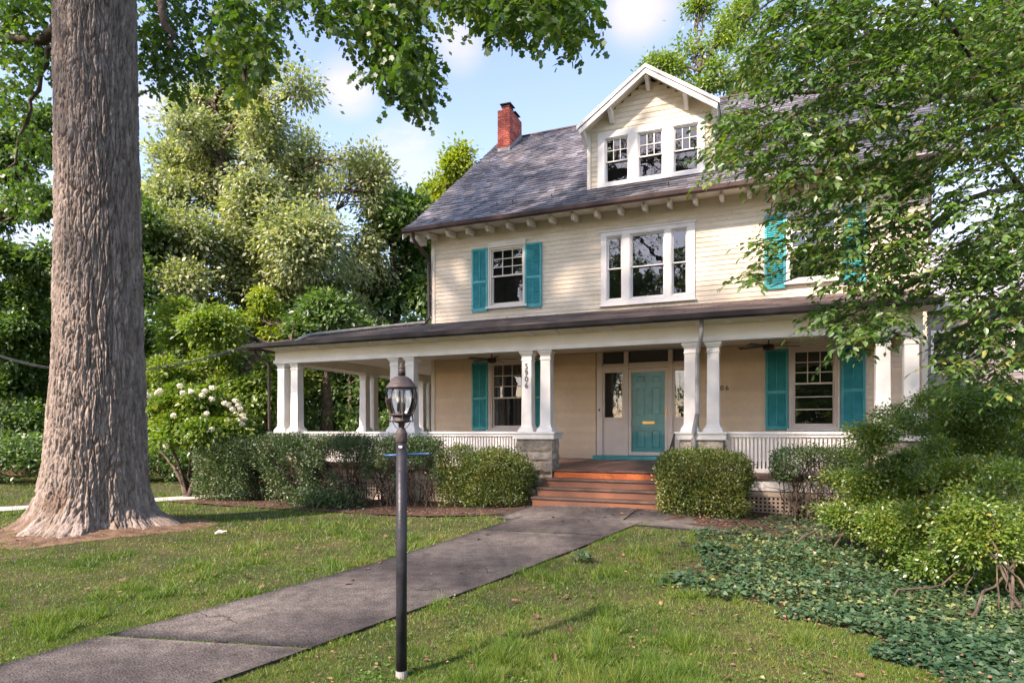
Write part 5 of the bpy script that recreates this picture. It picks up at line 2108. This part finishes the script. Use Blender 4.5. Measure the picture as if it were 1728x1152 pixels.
# behind the roof at the right
tree('thin-leaved tree rising behind the dormer', (*at(1170, 727, 40)[:2], 0), [at(1170, 450, 40), at(1165, 250, 40), at(1180, 120, 40)],
     blobs_px([(1130, 110, 30, 20, .5), (1175, 85, 34, 26, .6), (1205, 130, 30, 30, .7), (1225, 60, 20, 28, .5), (1100, 105, 16, 10, .4), (1170, 150, 34, 24, .8), (1240, 30, 40, 40), (1280, 120, 50, 60), (1150, 190, 40, 26), (1180, 10, 20, 14, .3)], 40, 1), 12000, .24, 'bright', cl_r=.7, perclump=30, r0=.35)
tree('pale green tree behind the right end of the house', (*at(1640, 727, 26)[:2], 0), [at(1640, 640, 26), at(1645, 560, 26), at(1640, 500, 26)],
     blobs_px([(1600, 580, 40, 36), (1660, 600, 50, 36), (1710, 560, 40, 40), (1620, 650, 50, 30), (1700, 650, 50, 34), (1760, 500, 50, 60), (1600, 520, 24, 20)], 26, 1), 32000, .17, 'bright', cl_r=.5, perclump=36, r0=.2)
tree('big green tree far behind the right corner of the house', (*at(1560, 727, 45)[:2], 0), [at(1560, 600, 45), at(1565, 400, 45), at(1570, 200, 45)],
     blobs_px([(1480, 120, 80, 60), (1600, 100, 80, 70), (1700, 160, 70, 70), (1400, 60, 60, 40), (1560, 220, 80, 60), (1720, 60, 70, 60)], 45, 2), 18000, .40, 'bright', cl_r=1.0, perclump=36, r0=.5)

# undergrowth and far wood
def mass(name, label, pts, n, leaf, mat, h0, h1, r_=.7, cat='undergrowth', tpl=QUAD):
    """long irregular belt of leafy growth along pts (world xy)"""
    pts = np.array(pts, float)
    d = np.r_[0, np.cumsum(np.linalg.norm(np.diff(pts, axis=0), axis=1))]
    k = n // 40
    t_ = rng.uniform(0, d[-1], k)
    X = np.interp(t_, d, pts[:, 0]) + rng.normal(0, r_, k)
    Y = np.interp(t_, d, pts[:, 1]) + rng.normal(0, r_, k)
    hh = h0 + (h1 - h0) * fbm(t_ * .35 + 7, t_ * 0 + 2, 3) * 1.4
    Zc = hh * np.sqrt(rng.random(k)) + .05
    CC_ = np.stack([X, Y, Zc + ground(X, Y)], -1)
    idx = np.repeat(np.arange(k), 40)
    off = rng.normal(0, .5, (len(idx), 3)) * [1, 1, .7]
    C = CC_[idx] + off * rng.uniform(.25, .55, k)[idx][:, None] * (1 + h1 * .08)
    C[:, 2] = np.maximum(C[:, 2], ground(C[:, 0], C[:, 1]))
    o_ = leaves(name, C, leaf * rng.uniform(.6, 1.4, len(idx)), unit(off + rng.normal(0, .6, off.shape)), np.array([0, 0, 1.]) + rng.normal(0, .6, off.shape), tpl, M[mat])
    return tag(o_, label, cat, kind='stuff')


mass('undergrowth', 'dark green undergrowth behind the side lawn and porch', [(-16, 26), (-11, 25.5), (-7, 26), (-2, 27), (3, 30)], 42000, .18, 'deep', .6, 2.6, .9)
mass('undergrowth', 'low dark shrubs along the far edge of the left lawn', [(-24, 19), (-18, 19.8), (-13, 20.6), (-9.5, 22)], 30000, .13, 'deep', .4, 1.5, .6)
mass('undergrowth', 'leafy growth behind the right corner of the house', [(10, 17), (13, 18), (17, 19), (22, 20)], 26000, .15, 'bright', .8, 3.0, .8)
mass('wood', 'far wood closing the view behind the gardens', [(-75, 45), (-45, 52), (-15, 56), (15, 60), (45, 56), (75, 45)], 42000, .75, 'deep', 7, 15, 3.0, 'wood')

mass('wood', 'shaded wood behind the left side of the porch', [(-34, 33), (-20, 36), (-8, 37), (4, 38)], 50000, .42, 'deep', 4, 9, 1.6, 'wood')
# ------------------------------------------------------------ hydrangea with white flower heads
Z = 15.9
HB = np.array([*at(315, 727, Z)[:2], 0])
HB[2] = gz(HB[0], HB[1])
hyd = empty('hydrangea', tuple(HB), 0, 'tall tree-form hydrangea with white flower heads on the left lawn', 'shrub')
mb = MB()
for pts in ([(315, 838), (312, 815), (300, 780), (285, 745), (270, 715)], [(315, 838), (318, 810), (322, 780), (325, 740), (330, 700)], [(318, 838), (326, 815), (336, 800), (345, 760), (360, 720)],
            [(314, 838), (308, 815), (295, 790), (275, 765), (250, 752)], [(320, 830), (329, 812), (331, 806)], [(316, 830), (322, 790), (350, 745), (385, 700)]):
    P = np.array([at(x_, y_, Z + .25 * i * (random.random() - .5)) for i, (x_, y_) in enumerate(pts)]) - HB
    mb.tube(P, list(np.linspace(.065, .018, len(P))), 7)
mb.build('stems', M['branch'], hyd, smooth=True)
hbl = [(np.array(b_[0]) - HB, b_[1], b_[2]) for b_ in blobs_px([(290, 690, 38, 24), (330, 680, 38, 26), (375, 695, 36, 26), (265, 715, 26, 22), (310, 720, 40, 24), (350, 725, 34, 18), (395, 715, 22, 18), (265, 680, 22, 16), (300, 660, 26, 12), (345, 665, 26, 12), (280, 740, 26, 10)], Z, .25)]
o, CC = clump_leaves(hbl, 15000, .22, .115, BROAD, 'foliage', M['hyd'], hyd, perclump=22, ret=True, flat=.5)
o['kind'] = 'stuff'
twg = MB()
for c in CC[::4]:
    twg.tube(bend_path((c[0] * .35, c[1] * .35, min(c[2] - .3, .9 + .3 * c[2])), c, 5, .06), [.012, .01, .008, .006, .004], 4, cap=False)
twg.build('twigs', M['twig'], hyd)
fl_px = [(271, 659), (304, 651), (309, 663), (323, 660), (341, 667), (346, 660), (357, 673), (358, 654), (386, 683), (393, 690), (397, 676), (399, 698), (404, 708), (410, 700), (406, 690), (408, 715), (384, 709), (384, 723), (357, 724),
         (348, 698), (318, 710), (332, 737), (391, 733), (293, 701), (266, 662), (243, 697), (252, 668), (245, 664), (351, 776), (280, 752), (412, 706), (379, 680), (402, 684)]
for (x_, y_) in fl_px:
    c = at(x_, y_, Z - rng.uniform(.55, 1.1) * (1 if 255 < x_ < 380 else .4)) - HB
    k = 70
    d = rand_unit(k)
    C = c + d * np.array([.07, .07, .055]) * rng.uniform(.6, 1, (k, 1))
    leaves('flower_head', C, .05, np.cross(d, rand_unit(k)), d, QUAD, M['flower'], hyd, wid=1.5)

# ------------------------------------------------------------ hedges
def hedge(name, label, cat, cx_, cy_, sx, sy, h_, n, leaf, mat, round_=.35, rz=0.0, z_lo=0.0, stems=0, wild=.05, group=None, holes=0.0, tpl=QUAD, lump=.10):
    """clipped shrub: leaves on and just under a lumpy box surface; sx,sy half sizes"""
    z0 = gz(cx_, cy_)
    root = empty(name, (cx_, cy_, z0), rz, label, cat, group)
    d = rand_unit(n * 2)
    d = d[d[:, 2] > -.75][:n]
    # superellipsoid
    pw = 2 + (1 - round_) * 6
    s = (np.abs(d[:, 0]) ** pw + np.abs(d[:, 1]) ** pw + np.abs(d[:, 2]) ** pw) ** (-1 / pw)
    P = d * s[:, None]
    lumpn = fbm(P[:, 0] * sx * 2.2 + 11, (P[:, 1] * sy + P[:, 2] * h_) * 2.2 + 5, 4) - .47
    dep = 1 - .45 * rng.random(len(d)) ** 2.4
    s2 = dep * (1 + lump * 2.2 * lumpn)
    hz_ = (h_ - z_lo) / 2
    C = P * s2[:, None] * [sx, sy, hz_] + [0, 0, z_lo + hz_]
    C += rng.normal(0, wild, C.shape)
    if holes:
        hn = fbm(C[:, 0] * 2.3 + 40, C[:, 2] * 2.6 + C[:, 1] * 1.5 + 3, 3)
        zrel = (C[:, 2] - z_lo) / (h_ - z_lo)
        kp = hn > (.30 + holes * (1 - zrel) * .45)
        C, d = C[kp], d[kp]
    C[:, 2] = np.maximum(C[:, 2], .01)
    D = d + rng.normal(0, .75, d.shape) + [0, 0, .45]
    Nn_ = d * .6 + rng.normal(0, .7, d.shape) + [0, 0, .5]
    o_ = leaves('foliage', C, leaf * rng.uniform(.6, 1.3, len(C)), D, Nn_, tpl, M[mat], root)
    o_['kind'] = 'stuff'
    mb = MB()
    for i in range(max(stems, 8)):
        a = (rng.uniform(-.75, .75) * sx, rng.uniform(-.5, .5) * sy, 0)
        b_ = (a[0] + rng.normal(0, .22) * 1.0, a[1] + rng.normal(0, .15), h_ * rng.uniform(.6, .93))
        P_ = bend_path(a, b_, 7, .05)
        mb.tube(P_, list(np.linspace(.017, .004, 7)), 5, cap=False)
        for j in range(5 if stems else 1):
            q = P_[rng.integers(2, 6)]
            e = q + np.array([rng.normal(0, .22), rng.normal(0, .12), rng.uniform(.12, .4)])
            e[2] = min(e[2], h_ * .97)
            mb.tube(bend_path(q, e, 4, .08), [.007, .005, .004, .002], 4, cap=False)
    t_ = mb.build('stems', M['twig'], root)
    return root


def hloc(x, y):
    a, b_ = hw(x, y)
    return a, b_


gh = 'yew shrubs of the long hedge before the porch'
hx_, hy_ = hloc(-9.25, -3.95)
hedge('yew_shrub', 'dense dark rounded yew shrub at the left end of the long hedge', 'shrub', hx_, hy_, .78, .62, 1.42, 26000, .055, 'yew', .35, HRZ, 0, 0, .03, gh)
hx_, hy_ = hloc(-7.65, -3.85)
hedge('yew_shrub', 'bushy yew shrub second from the left in the long hedge, stems showing low down', 'shrub', hx_, hy_, .95, .5, 1.50, 22000, .055, 'yew', .35, HRZ, .1, 16, .05, gh, .35)
hx_, hy_ = hloc(-6.05, -3.85)
hedge('yew_shrub', 'thin yew shrub with bare stems before the lattice, left of the lamp post', 'shrub', hx_, hy_, .98, .42, 1.47, 32000, .045, 'yew', .35, HRZ, .52, 40, .06, gh, .62)
hx_, hy_ = hloc(-4.35, -3.85)
hedge('yew_shrub', 'thin yew shrub with bare stems directly right of the lamp post', 'shrub', hx_, hy_, .95, .42, 1.42, 30000, .045, 'yew', .35, HRZ, .52, 40, .06, gh, .62)
# boxwoods
bx, by = gpt(835, 862, .07)
hedge('boxwood', 'rounded boxwood left of the porch steps', 'shrub', bx + .02, by + .5, .66, .6, 1.10, 20000, .045, 'box', .75, HRZ, 0, 0, .045, None, 0, BROAD, .30)
hedge('boxwood', 'smaller yellowish boxwood between the lamp post and the rounded boxwood', 'shrub', bx - .75, by + .75, .42, .5, 1.22, 9000, .045, 'box', .8, HRZ, 0, 0, .04, None, .1, BROAD, .2)
bx, by = gpt(1203, 878, .14)
hedge('boxwood', 'clipped square boxwood right of the porch steps', 'shrub', bx, by + .62, .74, .58, 1.09, 26000, .042, 'box', .26, HRZ, 0, 0, .035, None, 0, BROAD, .18)
hx_, hy_ = hloc(3.5, -3.55)
hedge('twiggy_shrub', 'twiggy flat-topped shrub with bare lower stems before the right railing', 'shrub', hx_, hy_, .62, .4, 1.25, 9000, .045, 'yew', .5, HRZ, .72, 26, .05, None, .3)
# ground plants under the hedge
mass('low_groundcover', 'low dark plants at the foot of the long hedge', [hw(-7, -4.35), hw(-5.4, -4.4)], 4000, .07, 'yew', .1, .2, .12, 'ground cover')

# ------------------------------------------------------------ azaleas at the right
def azalea(label, px_, pyb, blobs, n, stems, leaf=.043):
    bx_, by_ = gpt(px_, pyb, .02)
    B = np.array([bx_, by_, gz(bx_, by_)])
    root = empty('azalea', tuple(B), 0, label, 'shrub', 'azaleas at the right edge')
    bl_ = [(np.array(c) - B, r_, 1) for (c, r_) in blobs]
    fine = []
    for b_ in bl_:
        for _ in range(9):
            q = rng.uniform(.3, .68)
            fine.append((b_[0] + rand_unit(1)[0] * rng.uniform(.25, .95) * np.array(b_[1]), tuple(np.array(b_[1]) * q * [1.15, 1.15, .85]), rng.uniform(.6, 1.3)))
    o_, CC_ = clump_leaves(fine, n, .13, leaf, QUAD, 'foliage', M['azalea'], root, perclump=20, ret=True, flat=.5, droop=.15, shell=(.05, 1.1), gaps=.22, gf=2.2)
    o_['kind'] = 'stuff'
    mb = MB()
    for i in range(stems):
        a = np.array([rng.normal(0, .42), rng.normal(0, .3), -.02])
        for _ in range(30):
            tgt = CC_[rng.integers(0, len(CC_))]
            if tgt[2] > .55 and np.hypot(*(tgt - a)[:2]) < .75 * tgt[2]:
                break
        mid = a + (tgt - a) * [.35, .35, .5]
        P_ = np.concatenate([bend_path(a, mid, 5, .06), bend_path(mid, tgt, 5, .08)[1:]])
        mb.tube(P_, list(np.linspace(rng.choice([.008, .011, .015, .019]), .004, len(P_))), 6, cap=False)
        for j in range(3):
            q = P_[rng.integers(3, 8)]
            tg = CC_[rng.integers(0, len(CC_))]
            if np.linalg.norm(tg - q) < .8 and tg[2] > q[2]:
                mb.tube(bend_path(q, tg, 5, .07), [.010, .008, .006, .004, .003], 4, cap=False)
    mb.build('stems', M['branch'], root)
    return root


def pb(lst, Z, s=.4):
    o_ = []
    for (x_, y_, rx_, ry_) in lst:
        zz_ = Z + rng.normal(0, s)
        k = zz_ / 1075
        o_.append((at(x_, y_, zz_), (rx_ * k, rx_ * k * .8, ry_ * k)))
    return o_


azalea('azalea mound left of the others with yellowish tips beside the right railing', 1470, 925, pb([(1455, 735, 46, 36), (1425, 800, 46, 56), (1490, 765, 60, 60), (1560, 800, 56, 60), (1450, 865, 48, 40), (1505, 850, 50, 50)],  8.5, .2), 62000, 10)
azalea('tall azalea at the back below the hanging branches', 1620, 900, pb([(1520, 715, 56, 36), (1600, 705, 66, 44), (1690, 710, 66, 50), (1640, 770, 80, 50), (1770, 715, 60, 80), (1700, 680, 66, 40), (1620, 690, 56, 34)], 9.2, .25), 56000, 10)
azalea('azalea in the middle of the right-hand group with bare brown stems low down', 1560, 975, pb([(1540, 880, 60, 52), (1610, 850, 66, 60), (1490, 890, 36, 34), (1580, 925, 50, 30), (1650, 800, 60, 50), (1530, 940, 50, 26)], 7.5, .2), 54000, 8)
azalea('front azalea at the right edge of the picture with thick forked stems', 1668, 1028, pb([(1645, 870, 54, 54), (1712, 845, 66, 66), (1700, 930, 66, 50), (1640, 945, 44, 34), (1765, 905, 60, 100), (1730, 985, 44, 28), (1665, 985, 56, 26), (1600, 960, 40, 28)], 6.5, .18), 84000, 9)

# ------------------------------------------------------------ ivy
n = 100000
X, Y = scatter_view(n, 3.3, 11.5, 1100, 2000, 1.0)
k = inpoly(X + .9 * (fbm(X * 1.7 + 5, Y * 1.7 + 9, 4) - .47), Y + .9 * (fbm(X * 1.7 + 45, Y * 1.7 + 29, 4) - .47), IVYP)
X, Y = X[k], Y[k]
pn = fbm(X * 1.5 + 60, Y * 1.5 + 60, 4)
# thins out towards its left edge
edge = np.clip((864 + X / Y * 1075 - 1120) / 260, 0, 1)
k = rng.random(len(X)) < np.clip((pn - .465 + .25 * edge) * 8, .03, 1) * np.clip((Y / 8), .75, 1)
X, Y, pn = X[k], Y[k], pn[k]
n = len(X)
Zi = ground(X, Y) + .02 + .10 * rng.random(n) * np.clip(pn * 1.6, 0, 1)
C = np.stack([X, Y, Zi], -1)
a = rng.uniform(0, 2 * math.pi, n)
D = np.stack([np.cos(a), np.sin(a), rng.normal(-.15, .25, n)], -1)
iv_ = leaves('ivy', C, rng.uniform(.018, .066, n), D, np.array([0, 0, 1.0]) + rng.normal(0, .5, (n, 3)), IVY, M['ivy'])
tag(iv_, 'dark ivy covering the ground under the azaleas', 'ivy', kind='stuff')
for (ix, iy, ir, lb) in ((1160, 985, .26, 'small clump of ivy at the left tip of the ivy bed'), (985, 950, .12, 'small weedy plant in the lawn right of the walk'), (1200, 935, .2, 'ivy clump farther back beside the lawn edge')):
    cx_, cy_ = gpt(ix, iy, .03)
    n = 260 if ir > .15 else 60
    off = rng.normal(0, ir * .55, (n, 3)) * [1, .8, 0]
    C = np.array([cx_, cy_, gz(cx_, cy_)]) + off + np.stack([np.zeros(n), np.zeros(n), rng.uniform(.02, .13, n)], -1)
    a = rng.uniform(0, 2 * math.pi, n)
    D = np.stack([np.cos(a), np.sin(a), rng.normal(0, .3, n)], -1)
    o_ = leaves('ground_plant', C, rng.uniform(.04, .08, n), D, np.array([0, 0, 1.0]) + rng.normal(0, .4, (n, 3)), IVY, M['ivy'])
    tag(o_, lb, 'plant', kind='stuff')

# ------------------------------------------------------------ fallen leaves
dl = bpy.data.meshes.new('fallen_leaf')
T, Fq = LOBED
T = T.copy()
T[:, 2] = .16 * (T[:, 0] - .5) ** 2 * 4 * .5 + .22 * np.abs(T[:, 1]) + rng.normal(0, .035, len(T))
dl.from_pydata([tuple(v_) for v_ in (T - [.5, 0, 0])], [], [tuple(f_) for f_ in Fq.tolist()])
dl.materials.append(M['lead'])
LEAFPX = {
    'lawn_left': ('dry brown leaf lying on the lawn between the big trunk and the walk', 'fallen leaves on the left lawn',
                  [(70, 1015), (98, 1025), (60, 1050), (78, 1070), (148, 993), (180, 992), (208, 979), (257, 978), (197, 1007), (280, 1030), (281, 1038), (338, 975), (360, 970), (332, 995), (322, 980), (414, 972), (440, 990), (474, 970), (580, 932), (533, 930), (447, 935),
                   (424, 899), (426, 905), (392, 922), (310, 925), (478, 899), (445, 892), (520, 862), (600, 897), (650, 905), (556, 890), (560, 905), (620, 960), (640, 950), (500, 925), (12, 965), (130, 945), (250, 940), (340, 1000), (290, 960)]),
    'lawn_right': ('dry brown leaf lying on the lawn right of the walk', 'fallen leaves on the right lawn',
                   [(762, 1027), (764, 1054), (846, 1068), (869, 1013), (885, 995), (955, 1006), (996, 1005), (1003, 998), (1116, 1018), (1076, 1107), (1118, 1121), (960, 1060), (935, 1110), (1000, 1120), (1245, 1077), (1270, 1095), (1300, 1070), (1388, 1130), (1425, 1098), (1330, 1150),
                    (1452, 1140), (1180, 1120), (1225, 1143), (700, 1130), (796, 1125), (905, 1040), (1050, 935), (1128, 932), (1240, 1040), (1105, 1065), (930, 955), (1600, 1130), (1480, 1050), (1490, 1060), (1460, 1010), (1340, 1020), (1620, 1010)]),
    'walk': ('dry brown leaf lying on the concrete walk', 'fallen leaves on the walk',
             [(362, 1085), (588, 985), (596, 979), (808, 910), (824, 902), (922, 890), (776, 966), (934, 873), (950, 878), (993, 878), (1020, 871), (1050, 866), (1035, 868), (1062, 870), (1082, 866), (910, 862), (868, 882), (985, 862), (1105, 868), (1150, 872), (1185, 884)])}
for key, (lb, gp_, pts) in LEAFPX.items():
    for (x_, y_) in pts:
        X, Y = gpt(x_, y_, .02)
        for _ in range(3):
            X, Y = gpt(x_, y_, gz(X, Y) + (.03 if key == 'walk' else .03))
        o = bpy.data.objects.new('fallen_leaf', dl)
        o.location = (X, Y, gz(X, Y) + (.034 if key == 'walk' else .035))
        s = rng.uniform(.04, .085)
        o.scale = (s, s * rng.uniform(.6, 1), s)
        o.rotation_euler = (rng.normal(0, .3), rng.normal(0, .3), rng.uniform(0, 6.28))
        link(o)
        if key == 'lawn_left':
            spot = 'at the foot of the big trunk' if x_ < 400 and y_ < 960 else 'on the near left lawn below the big trunk' if x_ < 300 else 'on the left lawn beside the edge of the walk' if y_ > 940 else 'on the far lawn between the big trunk and the hedge'
        elif key == 'lawn_right':
            spot = 'beside the foot of the lamp post' if x_ < 800 and y_ > 1100 else 'on the lawn close to the right edge of the walk' if x_ < 900 or y_ < 1000 and x_ < 1100 else 'at the edge of the ivy bed' if x_ > 1300 else 'on the open lawn between the walk and the ivy bed'
        else:
            spot = 'on the near slabs of the walk left of the lamp post' if x_ < 700 else 'on the far slabs of the walk' if y_ > 885 else 'on the concrete at the foot of the porch steps'
        tag(o, 'dry brown leaf lying ' + spot, 'leaf', 'fallen leaves ' + spot)
# fine litter
parts = []
n = 5200
X, Y = scatter_view(n, 3.3, 15, -50, 1780, 1.2)
k = ~inpoly(X, Y, HOUSEP) & (fbm(X * .9 + 80, Y * .9, 3) > .42)
parts.append(np.stack([X[k], Y[k], ground(X[k], Y[k]) + .022], -1)[::3])
for (xa, xb, ya, yb, m_) in ((-10, -1.7, -5.0, -4.1, 1500), (1.6, 4.5, -4.9, -4.2, 500), (-1.5, 1.4, -4.3, -3.8, 160), (-4.8, -2, -5.0, -4.3, 500)):
    x_, y_ = hw(rng.uniform(xa, xb, m_), rng.uniform(ya, yb, m_))
    parts.append(np.stack([x_, y_, ground(x_, y_) + .032], -1))
x_, y_ = scatter_view(5000, 3.4, 11, 1120, 1800, 1.0)
k = inpoly(x_, y_, IVYP)
parts.append(np.stack([x_[k], y_[k], ground(x_[k], y_[k]) + rng.uniform(.03, .08, k.sum())], -1)[::2])
rr_ = 1.15 + np.abs(rng.normal(0, .35, 500))
aa = rng.uniform(0, 2 * math.pi, 500)
x_, y_ = TB[0] + rr_ * np.cos(aa), TB[1] + rr_ * np.sin(aa)
parts.append(np.stack([x_, y_, ground(x_, y_) + .04], -1))
C = np.concatenate(parts)
n = len(C)
a = rng.uniform(0, 2 * math.pi, n)
o = leaves('leaf_litter', C, rng.uniform(.02, .045, n), np.stack([np.cos(a), np.sin(a), rng.normal(0, .2, n)], -1), np.array([0, 0, 1.]) + rng.normal(0, .3, (n, 3)), QUAD, M['litter'], wid=1.3)
tag(o, 'small dry leaf litter on lawn, walk and beds', 'leaf litter', kind='stuff')
# litter on the porch roof, parts of the house
m_ = 420
xl_ = rng.uniform(-5, 5.3, m_)
yl = YE + .1 + (3.1) * rng.random(m_) ** .8
zl = ze_ + (zw - ze_) * (yl - YE) / (.1 - YE) + .03
C = np.stack([xl_, yl, zl], -1)
a = rng.uniform(0, 2 * math.pi, m_)
o = leaves('roof_litter', C, rng.uniform(.03, .07, m_), np.stack([np.cos(a), np.sin(a), .25 * np.sin(a)], -1), np.array([0, -.25, 1.]) + rng.normal(0, .2, (m_, 3)), QUAD, M['litter'], proof, wid=1.3)
o['kind'] = 'stuff'
mb = MB()
rx_, ry_ = gpt(372, 903, .02)
z_ = gz(rx_, ry_) + .02
mb.tube([(rx_ - .08, ry_, z_), (rx_ - .02, ry_ + .01, z_ + .035), (rx_ + .04, ry_, z_ + .03), (rx_ + .10, ry_ + .01, z_ + .045)], [.022, .035, .022, .012], 7)
tag(mb.build('bark_piece', M['pathlight']), 'pale piece of fallen bark on the lawn right of the big trunk', 'bark piece')

# ------------------------------------------------------------ neighbours
def simple_house(label, x, y, rz, wd, dp, hz, wallm, roofm, wins):
    r_ = empty('neighbour_house', (x, y, 0), rz, label, 'house')
    hb('wall', M[wallm], (-wd / 2, wd / 2, 0, dp, 0, hz), parent=r_)
    mb = MB()
    ov_ = .4
    mb.slab([(-wd / 2 - ov_, -ov_, hz - .1), (wd / 2 + ov_, -ov_, hz - .1), (wd / 2 + ov_, dp / 2, hz + dp * .38), (-wd / 2 - ov_, dp / 2, hz + dp * .38)], (0, 0, .15))
    mb.slab([(-wd / 2 - ov_, dp / 2, hz + dp * .38), (wd / 2 + ov_, dp / 2, hz + dp * .38), (wd / 2 + ov_, dp + ov_, hz - .1), (-wd / 2 - ov_, dp + ov_, hz - .1)], (0, 0, .15))
    mb.build('roof', M[roofm], r_)
    mb = MB()
    for xx in (-wd / 2, wd / 2 - .15):
        mb.slab([(xx, .02, hz), (xx, dp / 2, hz + dp * .36), (xx, dp - .02, hz)], (.15, 0, 0))
    mb.build('gable', M[wallm], r_)
    mb = MB()
    for z in np.arange(.3, hz - .1, .2):
        mb.box(-wd / 2, wd / 2, -.02, -.001, z, z + .17)
    tag(mb.build('siding', M[wallm], r_), kind='stuff')
    for (wx_, wz_) in wins:
        wn = hb('window', M['white'], (wx_ - .55, wx_ + .55, -.06, -.022, wz_, wz_ + .08), (wx_ - .55, wx_ + .55, -.06, -.022, wz_ + 1.5, wz_ + 1.6), (wx_ - .55, wx_ - .46, -.06, -.022, wz_ + .08, wz_ + 1.5), (wx_ + .46, wx_ + .55, -.06, -.022, wz_ + .08, wz_ + 1.5), (wx_ - .46, wx_ + .46, -.055, -.022, wz_ + .75, wz_ + .81), parent=r_)
        hb('pane', M['dark'], (wx_ - .46, wx_ + .46, -.035, -.024, wz_ + .08, wz_ + .75), (wx_ - .46, wx_ + .46, -.035, -.024, wz_ + .81, wz_ + 1.5), parent=wn)
    return r_


simple_house('grey-roofed neighbouring house glimpsed behind leaves at the far left', -27, 33, math.radians(18), 12, 9, 4.2, 'pwall', 'nroof', [(-3, 1.2), (1, 1.2), (4, 1.2)])
simple_house('pinkish neighbouring house glimpsed through the branches at the far right', 19.5, 22.5, math.radians(-20), 11, 9, 6.2, 'pwall', 'nroof', [(-3.5, 3.8), (-1, 3.8), (2, 3.8), (-3.5, 1.2), (-1, 1.2)])
fx0, fy0 = at(-60, 727, 23)[:2]
fence = empty('board_fence', (fx0, fy0, 0), math.radians(4), 'dark brown board fence behind the left lawn', 'fence')
bd = bpy.data.meshes.new('board')
bd.from_pydata(bxm.v, [], bxm.f)
bd.materials.append(M['fencewood'])
for i in range(44):
    o = bpy.data.objects.new('board', bd)
    o.location = (i * .155, 0, .05)
    o.scale = (.145, .022, 1.1 + .01 * math.sin(i * 3))
    link(o, fence)
hb('rail', M['fencewood'], (0, 6.8, .023, .07, .3, .38), (0, 6.8, .023, .07, .85, .93), parent=fence)

# overhead cable from the porch corner
ca = np.array(hw(-9.45, -3.0) + (3.95,))
cb = np.array([-17.0, 21.0, 4.2])
t_ = np.linspace(0, 1, 24)
P = ca * (1 - t_[:, None]) + cb * t_[:, None]
P[:, 2] -= 1.3 * 4 * t_ * (1 - t_) * .5
mb = MB()
mb.tube(P, .012, 5)
for ph in (0, math.pi):
    Q = np.repeat(P, 1, axis=0)
    mb.tube([(p[0], p[1], p[2] - .05 + .02 * math.cos(ph + 3 * i)) for i, p in enumerate(P)], .008, 4)
tag(mb.build('overhead_cable', M['black']), 'thin sagging cable running left from the porch roof corner', 'cable')

# ------------------------------------------------------------ street trees behind the camera (they stand in the window reflections and shade the lawn)
for (x_, y_, s_, lb) in ((-19, -10, 1.0, 'street tree behind the viewer on the far left'), (-11, -17, 1.1, 'street tree behind the viewer, left of the middle'), (-3, -14, .95, 'street tree straight behind the viewer'), (9, -16, 1.0, 'street tree behind the viewer on the right')):
    bl_ = []
    for i in range(22):
        a = rng.uniform(0, 2 * math.pi)
        r_ = rng.uniform(0, 4.6) * s_
        bl_.append((np.array([x_ + r_ * math.cos(a), y_ + r_ * math.sin(a), rng.uniform(2.8, 14) * s_]), (1.9 * s_, 1.9 * s_, 1.3), 1))
    tree(lb, (x_, y_, 0), [(x_, y_, 3), (x_ + .2, y_, 7), (x_, y_ + .3, 12 * s_)], bl_, 12000, .36, 'deep', cl_r=.9, perclump=26, r0=.4, group='trees along the street behind the viewer')
